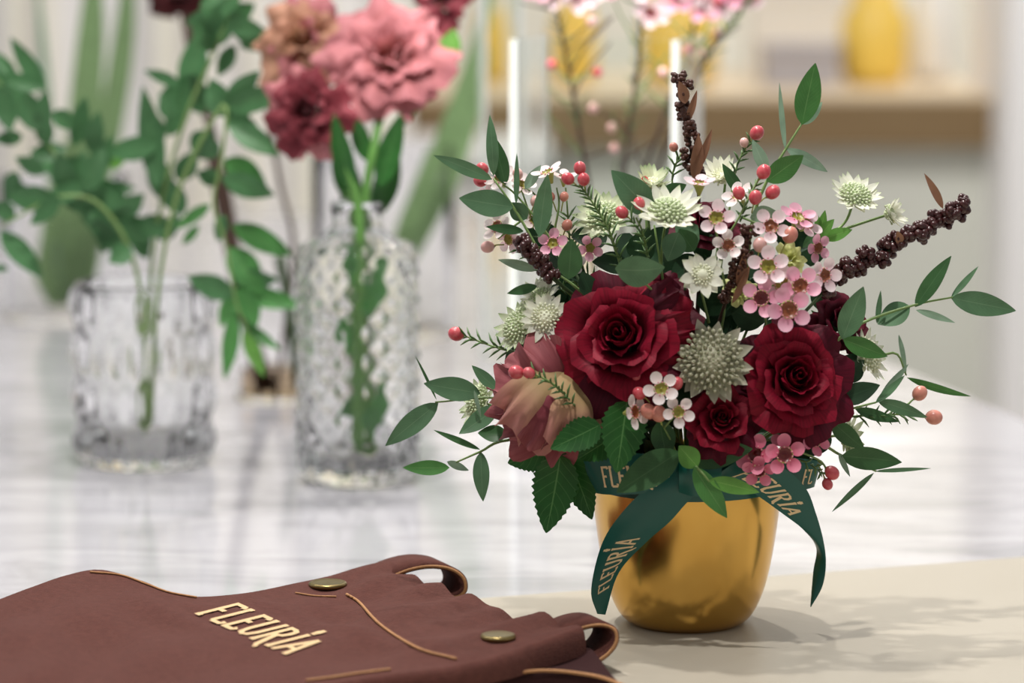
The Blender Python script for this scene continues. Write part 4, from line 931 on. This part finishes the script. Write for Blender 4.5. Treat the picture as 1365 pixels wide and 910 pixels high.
# ------------------------------------------------------------------ apron
ap = thing('canvas_apron', 'folded brown canvas apron with brass snaps and cream embroidery', 'apron', ground(420, 850))
NU, NV = 90, 48
bk = [(-170, 850, .030), (-40, 812, .034), (40, 783, .036), (90, 766, .037), (135, 759, .037), (190, 774, .034), (245, 794, .030), (320, 791, .028), (390, 778, .028), (440, 768, .029), (478, 757, .031), (512, 751, .031)]
fr = [(-330, 1060, .020), (-150, 1020, .020), (0, 985, .020), (120, 965, .020), (230, 946, .021), (330, 930, .022), (420, 914, .023), (510, 899, .024), (600, 888, .025), (665, 873, .026), (720, 855, .027), (775, 836, .028)]
def sample(row, n):
    q = smooth([ground(a, b, z) for a, b, z in row], 12); q = np.array(q)
    L = np.concatenate([[0], np.cumsum(np.linalg.norm(np.diff(q, axis=0), axis=1))]); s = np.linspace(0, L[-1], n)
    return np.stack([np.interp(s, L, q[:, k]) for k in range(3)], 1)
B_, F_ = sample(bk, NU+1), sample(fr, NU+1)
hem = smooth([ground(a, b, z) for a, b, z in [(512, 751, .031), (560, 770, .030), (610, 791, .029), (650, 804, .028), (690, 815, .028), (735, 822, .029), (775, 836, .028)]], 12)
hem = np.array(hem); HL = np.concatenate([[0], np.cumsum(np.linalg.norm(np.diff(hem, axis=0), axis=1))])
def hem_at(v): return np.array([np.interp(v*HL[-1], HL, hem[:, k]) for k in range(3)])
G = np.zeros((NV+1, NU+1, 3))
for i in range(NV+1):
    v = i/NV; dl = hem_at(v) - (B_[-1]*(1-v) + F_[-1]*v)
    for j in range(NU+1):
        u = j/NU; p = B_[j]*(1-v) + F_[j]*v + dl*u**3
        env = min(1, v*6)*min(1, (1-v)*5)
        wob = 0.0011*math.sin(u*47+2*math.sin(v*9)) + 0.0018*math.sin(u*21 + 3*v) + 0.0012*math.sin(v*17 + 5*u + 1) + 0.0010*math.sin(9*v*u*3 + 11*u)
        ridge = 0.0030*math.exp(-((u-0.72-0.1*v)/0.02)**2) - 0.003*math.exp(-((u-0.36-0.1*v)/0.06)**2)
        p = p + np.array([0, 0, env*(wob + ridge) + (0.0022*math.sin(v*40) + 0.0012*math.sin(v*23+1))*max(0, u-0.80)/0.20])
        G[i, j] = p
mb = MB(); mb.grid(G)
# rolled edges down to the layers beneath
def skirt(edge, out, drop):
    g = [edge]
    for k in range(1, 6):
        a = k/5*PI/2; g.append([p + out*(0.010*math.sin(a)) - np.array([0, 0, (p[2]-drop)*(1-math.cos(a))]) for p in edge])
    return np.array(g)
mb.grid(skirt(G[0], np.array([0, 1, 0]), 0.001))
mb.grid(skirt(G[NV], np.array([0.3, -0.5, 0]), 0.012)); 
part('bib_panel', mb, M['canvas'], ap)
# folded panel below
lo = []
fr2 = [(-330, 1080), (-100, 1020), (200, 975), (420, 935), (560, 914), (650, 902), (720, 893), (790, 900), (835, 915)]
E_ = np.array(smooth([ground(a, b, .013) for a, b in fr2], 8)); inn = np.array(smooth([ground(a, b, .013) for a, b in [(-330, 960), (-100, 930), (200, 900), (420, 880), (560, 850), (650, 830), (690, 825), (735, 832), (770, 850)]], 8))
mb = MB(); g = [inn + (E_-inn)*k/6 + np.array([0, 0, 1])*0.002*math.sin(k) for k in range(7)]
for k in range(1, 6):
    a = k/5*PI; g.append(E_ + np.array([0.2, -0.6, 0])*0.006*math.sin(a) - np.array([0, 0, 0.0065*(1-math.cos(a))]))
mb.grid(np.array(g)); part('folded_panel', mb, M['canvas_in'], ap, 'dark folded layer underneath')
mb = MB(); mb.tube([p + np.array([0.001, -0.003, 0.0005]) for p in E_], 0.0011, 6); part('stitch_line', mb, M['thread'], ap)
GP = np.array([proj(p) for p in G.reshape(-1, 3)]); GF = G.reshape(-1, 3)
def drape(px, py, lift=0.0006):
    d = np.linalg.norm(GP - np.array([px, py]), axis=1); k = np.argsort(d)[:6]; wgt = 1/(d[k]+0.4)**2
    z = float((GF[k, 2]*wgt).sum()/wgt.sum()); p = ground(px, py, z); return p + VIEW(p)*lift + np.array([0, 0, lift])
def stitch(pts, r=0.0007, lift=0.0006):
    q = smooth([np.array([a, b, 0.0]) for a, b in pts], 14); mb = MB(); mb.tube([drape(a[0], a[1], lift) for a in q], r, 5); part('stitch_line', mb, M['thread'], ap, 'tan stitching')
stitch([(120, 763), (160, 767), (195, 779), (225, 790), (262, 797)])
stitch([(462, 793), (478, 803), (495, 822), (510, 836), (535, 853), (565, 868), (608, 879)], 0.0010)
stitch([(394, 791), (420, 795), (448, 796)], 0.0006)
stitch([(408, 908), (440, 904), (480, 898), (520, 893)], 0.0008)
mb = MB()
for cx, cy, r in ((437, 782, 26),): pass
def snap(cx, cy, r, lift=0.003):
    c = drape(cx, cy, 0.0); k = r*S*c[1]/YP
    mb = MB(); mb.lathe([(0.0001, 0.0032), (k*0.75, 0.0027), (k*0.85, 0.003), (k*0.97, 0.0024), (k, 0.0012), (k*0.95, 0), (k*0.6, -0.002)], c, 32); part('snap_button', mb, M['brass'], ap, 'brass snap button')
snap(437, 781, 26); snap(664, 851, 24)
# cream embroidered word, running from the back hem towards the viewer
o0 = np.array([262.0, 818.0]); da = np.array([23.5, 10.6]); db = np.array([52.0, -13.0])
lettering(ap, 'FLEURIA', lambda a, b: drape(*(o0 + da*a + db*b), 0.0008), 'embroid', 0.20, 'embroidery')
# strap loops
def strap(cl, wdir, wd, m='canvas'):
    c3 = smooth([ground(a, b, 0.0) if z is None else PY(a, b, z) for a, b, z in cl], 8); g = []
    thick = 0.0018
    n = len(c3); rows = []
    for i in range(n):
        t_ = nz(c3[min(n-1, i+1)] - c3[max(0, i-1)]); nn = nz(np.cross(t_, wdir))
        h = wdir*wd/2; rows.append([c3[i]-h-nn*thick, c3[i]+h-nn*thick, c3[i]+h+nn*thick, c3[i]-h+nn*thick])
    mb = MB(); mb.grid(np.array(rows), True, cap=True); o = part('strap_loop', mb, M[m], ap)
    for k, q in ((0, 1), (1, -1)):
        mb = MB(); mb.tube([r_[0 if q == 1 else 1]*0.5 + r_[3 if q == 1 else 2]*0.5 for r_ in rows], 0.0012, 5); part('stitch_line', mb, M['thread'], o)
hy1, hy2 = G[3, NU][1], G[NV-4, NU][1]
wdir = nz(np.array([-0.45, 1.0, 0.0]))
strap([(508, 762, hy1), (535, 752, hy1), (562, 748, hy1-0.003), (588, 752, hy1-0.004), (604, 764, hy1-0.005), (606, 780, hy1-0.006), (594, 789, hy1-0.006), (572, 786, hy1-0.004), (550, 782, hy1)], wdir, 0.034)
strap([(735, 842, hy2), (762, 830, hy2), (786, 826, hy2-0.002), (804, 832, hy2-0.004), (807, 848, hy2-0.006), (796, 864, hy2-0.008), (778, 876, hy2-0.01), (760, 884, hy2-0.01)], wdir, 0.030)

# ------------------------------------------------------------------ background vases and flowers
def at_table(px, py): return ground(px, py)
def vase(name, label, px, py, prof_o, prof_i, m, k=64, pat=None, extra=None):
    """profiles in px at the vase's distance; pat(u, zfrac) -> outward relief in px"""
    c = ground(px, py); s = S*c[1]/YP; t = thing(name, label, 'vase', c)
    mb = MB(); po = []
    for qa, qb in zip(prof_o, prof_o[1:]):
        nn_ = max(2, int(abs(qb[1]-qa[1])/3.5)) if pat else 2
        po += [(qa[0]+(qb[0]-qa[0])*k_/nn_, qa[1]+(qb[1]-qa[1])*k_/nn_) for k_ in range(nn_)]
    po.append(prof_o[-1]); zmax = max(q[1] for q in po); g = []
    for q in po:
        row = []
        for j in range(k):
            a = 2*PI*j/k; r = max(q[0], 0.2) + (pat(j/k, q[1]/zmax) if pat and q[0] > 15 else 0)
            row.append((c[0]+r*s*math.cos(a), c[1]+r*s*math.sin(a), q[1]*s + 0.0008))
        g.append(row)
    for (a_, b_) in prof_i:
        g.append([(c[0]+a_*s*math.cos(2*PI*j/k), c[1]+a_*s*math.sin(2*PI*j/k), b_*s) for j in range(k)])
    mb.grid(g, True); part('glass_body', mb, m, t); return t, c, s
def diamond(nu, nv, amp):
    def f(u, z):
        if z < 0.03 or z > 0.9: return 0
        a = (u*nu + z*nv) % 1.0; b = (u*nu - z*nv) % 1.0
        return amp*(1 - max(abs(2*a-1), abs(2*b-1)))*2
    return f
def flute(nu, amp, nv=3):
    def f(u, z):
        if z < 0.02 or z > 0.97: return 0
        a = (u*nu + 0.5*math.floor(z*nv)) % 1.0; b = (z*nv) % 1.0
        return amp*(1-abs(2*a-1))*math.sin(PI*b)*1.6
    return f
vase('cut_glass_vase', 'short fluted glass vase holding the eucalyptus branches', 193, 617, [(0.3, 0), (82, 0), (86, 4), (88, 60), (89, 120), (90, 180), (90, 236), (89, 242)], [(86, 244), (82, 240), (81, 120), (78, 16), (0.3, 13)], M['crystal'], 96, flute(22, 6.0, 4))
vase('crystal_vase', 'tall diamond cut crystal vase holding pink lisianthus', 478, 641, [(0.3, 0), (66, 0), (74, 4), (77, 20), (77, 110), (77, 220), (76, 300), (70, 316), (50, 324), (35, 334), (33, 350), (35, 372)], [(32, 374), (30, 350), (31, 334), (44, 318), (66, 306), (69, 220), (69, 110), (66, 24), (0.3, 16)], M['crystal'], 112, diamond(14, 10, 3.4))
tv = vase('glass_vase', 'low clear glass vase of dark stems between the two cut vases', 372, 533, [(0.3, 0), (54, 0), (58, 4), (58, 160)], [(55, 160), (54, 10), (0.3, 8)], M['glass'], 48)
s_ = tv[2]; wm = glassmat('murky_water', s2l(196, 176, 150), 1.05)
mb = MB(); mb.lathe([(0.2*s_, 10*s_), (51*s_, 10*s_), (51.5*s_, 38*s_), (0.2*s_, 38*s_)], tv[1], 48); part('water', mb, wm, tv[0], 'brownish water at the bottom')
vase('glass_vase', 'clear glass cylinder at the far left with leafy stems', 88, 424, [(0.3, 0), (80, 0), (84, 4), (84, 190)], [(80, 190), (80, 10), (0.3, 8)], M['glass'], 48)
# square glass vases; white corner strips imitate light gathered in the glass edges
def square_vase(label, px, py, hw, hh, rot, wall=9.0, edge=9.0):
    c = ground(px, py); q = S*c[1]/YP; t = thing('square_glass_vase', label, 'vase', c)
    def loc(x, y, z): return (c[0] + (x*math.cos(rot)-y*math.sin(rot))*q, c[1] + (x*math.sin(rot)+y*math.cos(rot))*q, z*q+0.0008)
    def ring(h, z): return [loc(h, h, z), loc(-h, h, z), loc(-h, -h, z), loc(h, -h, z)]
    mb = MB(); mb.grid([ring(2, 0), ring(hw, 0), ring(hw, hh), ring(hw-wall, hh), ring(hw-wall, 24), ring(2, 24)], True)
    part('glass_body', mb, M['glass_green'], t, sm=False)
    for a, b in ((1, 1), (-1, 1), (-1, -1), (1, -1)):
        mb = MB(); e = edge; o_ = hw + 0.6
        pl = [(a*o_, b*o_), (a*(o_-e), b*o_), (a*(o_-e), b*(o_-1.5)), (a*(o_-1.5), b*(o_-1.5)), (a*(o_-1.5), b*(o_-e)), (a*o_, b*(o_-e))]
        mb.grid([[loc(x, y, 1) for x, y in pl], [loc(x, y, hh) for x, y in pl]], True, cap=True); part('lit_edge_strip', mb, M['edge_light'], t, 'white strip standing for light in the glass edge', sm=False)
    return c
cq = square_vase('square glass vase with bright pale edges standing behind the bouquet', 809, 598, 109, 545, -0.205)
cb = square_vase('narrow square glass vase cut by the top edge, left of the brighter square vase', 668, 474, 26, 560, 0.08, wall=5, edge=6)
vase('glass_vase', 'wide clear glass cylinder behind the tall crystal vase', 512, 446, [(0.3, 0), (90, 0), (94, 4), (94, 252)], [(90, 252), (90, 10), (0.3, 8)], M['glass'], 48)
def yplane(px, py): return ground(px, py)[1]
def bspray(name, label, cat, y, stem, leaves, m='bgleaf', group=None, root=None, r=2.5, stem_m='stem', dz=60, more=0):
    s = S*y/YP; pts = [PY(a, b, y + d*s) for a, b, d in stem]; t = thing(name, label, cat, pts[0], group)
    mb = MB(); mb.tube(smooth(pts, 5), [r*s*1.2, r*s, r*0.6*s]); part('stem', mb, M[stem_m], t)
    lv = list(leaves)
    if more:
        q2 = smooth([np.array([a, b, 0.0]) for a, b, d in stem], 10)
        for _ in range(more):
            q_ = q2[random.randint(int(len(q2)*0.42), len(q2)-2)]; an = random.uniform(0, 6.28); l_ = random.uniform(48, 72)
            lv.append((q_[0], q_[1], q_[0]+l_*math.cos(an), q_[1]+l_*math.sin(an)*0.9, random.uniform(26, 36)))
    for l in lv:
        bx, by, tx, ty, wd = l[:5]; mm = l[5] if len(l) > 5 else m
        d0 = random.uniform(-dz, dz); d1 = d0 + random.uniform(-20, 20)
        leaf(t, PY(bx, by, y + d0*s), PY(tx, ty, y + d1*s), wd*s, mm)
    return t
yv = yplane(193, 617)
EB = 'eucalyptus branches in the fluted vase'
bspray('eucalyptus_branch', 'eucalyptus branch leaning out to the left edge', 'leaf branch', yv, [(190, 590, 10), (188, 400, 0), (160, 310, -10), (100, 240, -20), (30, 150, -20), (-10, 100, -20)],
  [(60, 122, 14, 50, 26), (22, 108, -14, 66, 24), (48, 168, 10, 112, 32), (55, 185, 62, 118, 26), (100, 195, 114, 128, 28), (122, 205, 132, 148, 28), (30, 182, -8, 186, 22), (92, 242, 40, 198, 22), (100, 256, 182, 250, 28), (132, 272, 78, 264, 32), (22, 228, 8, 272, 28),
   (40, 210, 90, 196, 26), (70, 150, 100, 170, 26), (110, 210, 70, 240, 28), (130, 230, 150, 180, 26), (60, 230, 20, 210, 24)], group=EB, more=9)
bspray('eucalyptus_branch', 'low eucalyptus branch drooping to the left edge below the others', 'leaf branch', yv-0.02, [(192, 590, -10), (186, 380, -10), (140, 280, -20), (80, 262, -30), (0, 302, -30)],
  [(0, 308, 56, 370, 32), (-8, 356, 12, 359, 12), (60, 270, 10, 262, 30), (80, 262, 40, 300, 26), (162, 312, 118, 300, 38), (168, 272, 118, 240, 36), (150, 292, 192, 258, 32), (20, 290, -10, 270, 26), (110, 262, 145, 320, 32), (120, 275, 150, 335, 28), (40, 275, 20, 240, 26)], group=EB, more=9)
bspray('eucalyptus_branch', 'upright eucalyptus branch in the middle of the fluted vase', 'leaf branch', yv, [(196, 590, 0), (200, 390, 0), (215, 270, 0), (250, 150, 0), (290, 60, 0), (310, 0, 0), (312, -30, 0)],
  [(210, 250, 190, 115, 36), (215, 192, 204, 148, 24), (240, 112, 192, 94, 18), (250, 132, 266, 40, 42), (210, 192, 143, 206, 34), (205, 208, 226, 276, 36), (225, 182, 252, 108, 32), (270, 152, 254, 98, 36), (290, 62, 300, 0, 36), (320, 62, 377, 40, 28), (312, 60, 290, 102, 24),
   (182, 312, 222, 288, 32), (200, 332, 158, 290, 32), (245, 285, 214, 234, 34), (255, 200, 285, 175, 34), (236, 240, 262, 200, 32), (212, 320, 240, 285, 26), (175, 330, 145, 350, 30), (196, 345, 176, 300, 26), (300, 30, 340, 5, 30), (290, 30, 275, -10, 30), (155, 225, 150, 195, 30, 'euc_l'), (230, 160, 215, 125, 26)], group=EB, more=9)
bspray('eucalyptus_branch', 'fresh green eucalyptus branch hanging down right of the fluted vase', 'leaf branch', yv-0.05, [(200, 560, 0), (212, 380, -10), (240, 250, -20), (298, 140, -30), (296, 210, -40), (285, 270, -40), (302, 330, -40), (314, 400, -40), (332, 445, -40)],
  [(300, 142, 346, 94, 30), (300, 144, 390, 118, 34), (300, 152, 280, 104, 32), (300, 160, 346, 172, 32), (305, 166, 373, 208, 34), (300, 212, 356, 250, 38, 'bgleaf_g'), (295, 236, 366, 260, 34), (280, 272, 233, 306, 18, 'bgleaf_g'), (265, 300, 243, 326, 14, 'bgleaf_g'), (298, 286, 290, 322, 20), (310, 300, 390, 340, 34, 'bgleaf_g'),
   (305, 330, 350, 392, 44, 'bgleaf_g'), (312, 386, 404, 408, 30, 'bgleaf_g'), (325, 386, 342, 436, 30, 'bgleaf_g'), (315, 390, 293, 436, 26, 'bgleaf_g'), (312, 416, 299, 506, 24, 'bgleaf_g'), (320, 430, 374, 466, 18, 'bgleaf_g'), (325, 440, 352, 502, 22, 'euc_l'), (292, 190, 262, 210, 30), (292, 240, 262, 230, 26)], group=EB, dz=30, more=4)

def bflower(label, px, py, y, R, axis, mats, seed, stem, N=16, hgt=1.0, leaves=(), kind='lis', name='lisianthus', group='lisianthus in the tall crystal vase', sm='stem_g'):
    s = S*y/YP; c = PY(px, py, y); pts = [PY(a, b, y + d*s) for a, b, d in stem]
    t = thing(name, label, 'flower', pts[-1], group)
    bloom(t, c, axis, R*s, N, mats, seed, kind, 0.3*seed, hgt)
    mb = MB(); mb.tube(smooth([c - nz(axis)*R*s*0.6] + pts, 6), 6.5*s); part('stem', mb, M[sm], t)
    for l in leaves: leaf(t, PY(l[0], l[1], y), PY(l[2], l[3], y-0.01), l[4]*s, 'roseleaf' if len(l) < 6 else l[5])
    return t
yt = yplane(478, 641)
bflower('large ruffled pink lisianthus bloom above the tall crystal vase', 518, 66, yt-0.01, 88, ax(0.0, 0.25), 'lis_pink', 41, [(500, 190, 0), (488, 260, 0), (482, 400, 0), (492, 610, 0)], 18, 1.0, [(505, 250, 535, 150, 34), (490, 215, 470, 150, 26), (486, 470, 450, 420, 30, 'bgleaf_g'), (484, 420, 512, 340, 30, 'bgleaf_g'), (488, 520, 455, 560, 30, 'bgleaf_g'), (492, 600, 512, 500, 28, 'bgleaf_g'), (480, 380, 460, 330, 28, 'bgleaf_g')])
bflower('dusty peach lisianthus bloom left of the large pink bloom', 398, 50, yt+0.05, 72, ax(-0.3, 0.1), lambda i, a, f: ('lis_peach', 'lis_pink')[i % 4 == 3], 42, [(440, 150, 0), (466, 260, 0), (470, 400, 0), (468, 600, 0)], 14, 1.0, [(455, 260, 452, 170, 26)])
bflower('nodding burgundy lisianthus bloom below the peach bloom', 402, 146, yt-0.03, 66, ax(-0.35, -0.1), lambda i, a, f: ('lis_burg', 'lis_pink')[i in (14, 15)], 43, [(450, 200, 0), (478, 280, 0), (478, 420, 0), (478, 605, 0)], 16, 1.0, [(470, 260, 445, 150, 30)])
bflower('muted red lisianthus bloom cut by the top edge behind the pink bloom', 592, -6, yt+0.1, 48, ax(0.2, 0.3), 'lis_burg', 44, [(560, 100, 0), (500, 260, 0), (488, 420, 0), (500, 580, 0)], 9, 1.0)
t = bspray('lisianthus_bud', 'lime green lisianthus bud right of the large pink bloom', 'flower', yt+0.03, [(494, 560, 0), (492, 300, 0), (540, 160, 0), (590, 90, 0)], [(590, 92, 606, 38, 34, 'euc_l'), (588, 92, 612, 50, 30, 'euc_l'), (540, 160, 545, 110, 30, 'roseleaf'), (500, 290, 530, 190, 36, 'roseleaf'), (478, 310, 456, 190, 34, 'roseleaf')], group=None, stem_m='stem_d')
# dark stems and their flower
yd = yplane(372, 533)
bflower('near black bloom cut by the top edge above the eucalyptus', 238, -14, yd, 46, ax(0, -0.3), 'lis_dark', 51, [(258, 80, 0), (300, 250, 0), (330, 420, 0), (362, 520, 0)], 12, 1.0, kind='rose', name='dark_lisianthus', group=None, sm='stem_b')
for i, (lab, st) in enumerate([('dark brown stem leaning left in the low glass vase', [(350, 522, 0), (326, 430, -8), (312, 360, -10), (280, 200, 0)]), ('thin dark stem rising past the burgundy bloom', [(368, 522, 10), (392, 340, 10), (372, 240, 10), (350, 100, 10)]), ('olive green stem standing in the low glass vase', [(398, 520, 0), (386, 420, 10), (372, 340, 10)])]):
    pts = [PY(a, b, yd + d*S*1.4) for a, b, d in st]; mb = MB(); mb.tube(smooth(pts, 6), [(9, 6, 5), (4, 3, 3), (9, 10, 7)][i][0]*S*1.3)
    single('flower_stem', mb, M['stem_d' if i == 2 else 'stem_b'], lab, 'stem')
# blades
def blades(label, y, st, bl, group=None):
    s = S*y/YP; t = thing('blade_leaf_plant', label, 'leaf', PY(*st, y), group)
    for b in bl:
        pts = smooth([PY(q[0], q[1], y + (q[2] if len(q) > 2 else 0)*s) for q in b[0]], 6); n = len(pts); g = []
        for i, p in enumerate(pts):
            t_ = nz(pts[min(n-1, i+1)] - pts[max(0, i-1)]); nn = nz(VIEW(p) - t_*(VIEW(p) @ t_)); sd = np.cross(t_, nn); u = i/(n-1)
            hw = b[1]*s*0.5*min(1, 0.45 + u*2.2)*(1-u**5*0.9); g.append([p - sd*hw + nn*hw*0.25, p, p + sd*hw + nn*hw*0.25])
        mb = MB(); mb.grid(g); part('blade', mb, M['blade' if len(b) < 3 else b[2]], t)
    return t
yb = yplane(512, 446)
blades('long green blades leaning right behind the pink lisianthus', yb, (500, 436), [([(490, 432), (538, 320), (575, 235), (602, 165), (630, 85), (662, -40)], 30), ([(500, 436, -20), (555, 330, -20), (596, 250, -20), (618, 190, -10), (642, 100), (650, 60)], 22)])
yf = yplane(88, 424)
blades('pale green tall blades behind the eucalyptus at the far left', yf, (90, 420), [([(96, 410), (100, 300), (112, 160), (122, 40), (126, -60)], 44), ([(104, 410), (120, 300), (150, 150), (166, 40), (172, -60)], 34), ([(80, 410), (72, 370), (78, 330), (88, 240), (100, 170)], 52), ([(110, 405), (122, 350), (136, 280)], 22), ([(86, 405), (70, 250), (60, 100), (48, -40)], 14, 'euc_p')])
# pink waxflower branches in the square vase
yq = cq[1]
for i, (lab, st, fl) in enumerate([
   ('airy waxflower branch leaning left in the square vase', [(800, 570, 0), (790, 300, -20), (772, 170, -20), (752, 60, -20), (735, -10, -20)], [(738, 2), (770, 8), (752, -14), (720, -6)]),
   ('airy waxflower branch standing in the middle of the square vase', [(820, 570, 10), (828, 300, 0), (836, 190, 0), (850, 90, 0), (856, -20, 0)], [(790, 2), (845, -8), (866, 30), (815, -12)]),
   ('airy waxflower branch leaning right in the square vase', [(838, 570, 0), (852, 280, 10), (880, 170, 10), (915, 70, 10), (940, -20, 10)], [(905, 8), (925, -6), (940, 20), (975, 0)]),
   ('airy waxflower branch arching far right out of the square vase', [(846, 570, -20), (866, 280, -20), (910, 140, -30), (960, 50, -30), (1010, -10, -30)], [(1000, 4), (960, 12), (985, -12)])]):
    s = S*yq/YP; pts = [PY(a, b, yq + d*s) for a, b, d in st]
    t = thing('waxflower_branch', lab, 'flower', pts[0], 'waxflower branches in the square vase')
    sp_ = smooth(pts, 8); mb = MB(); mb.tube(sp_, [3.0*s, 2.4*s, 1.4*s]); part('stem', mb, M['stem_b'], t)
    rr = random.Random(60+i)
    for k in range(12):
        q = sp_[rr.randint(len(sp_)//3, len(sp_)-1)]; e = q + np.array([rr.uniform(-60, 60), rr.uniform(-30, 30), rr.uniform(10, 80)])*s
        mb = MB(); mb.tube(smooth([q, (q+e)/2 + np.array([rr.uniform(-8, 8)*s, 0, 0]), e], 4), [1.6*s, 1.0*s], 5); tw = part('twig', mb, M['stem_b' if k % 2 else 'stem'], t)
        if k % 3 == 0: mb = MB(); mb.ball(e, 7*s, res=1); part('bud', mb, M['bud_k' if k % 2 else 'bud_r'], tw)
    mb_l = [PY(a + 6*math.sin(j), b, yq) for j, (a, b) in enumerate([(q_[0], q_[1]) for q_ in st])]
    needles(t, [mb_l[2], mb_l[3], mb_l[4]], 30, 12, 3)
    for (fx, fy) in fl: blossom(t, PY(fx, fy, yq - 10*s) + np.array([0, 0, 10*s]), ax(rr.uniform(-.4, .4), rr.uniform(-.2, .4)), 26*s, 'wax_m' if rr.random() < 0.35 else 'wax_p', 'cup_r')
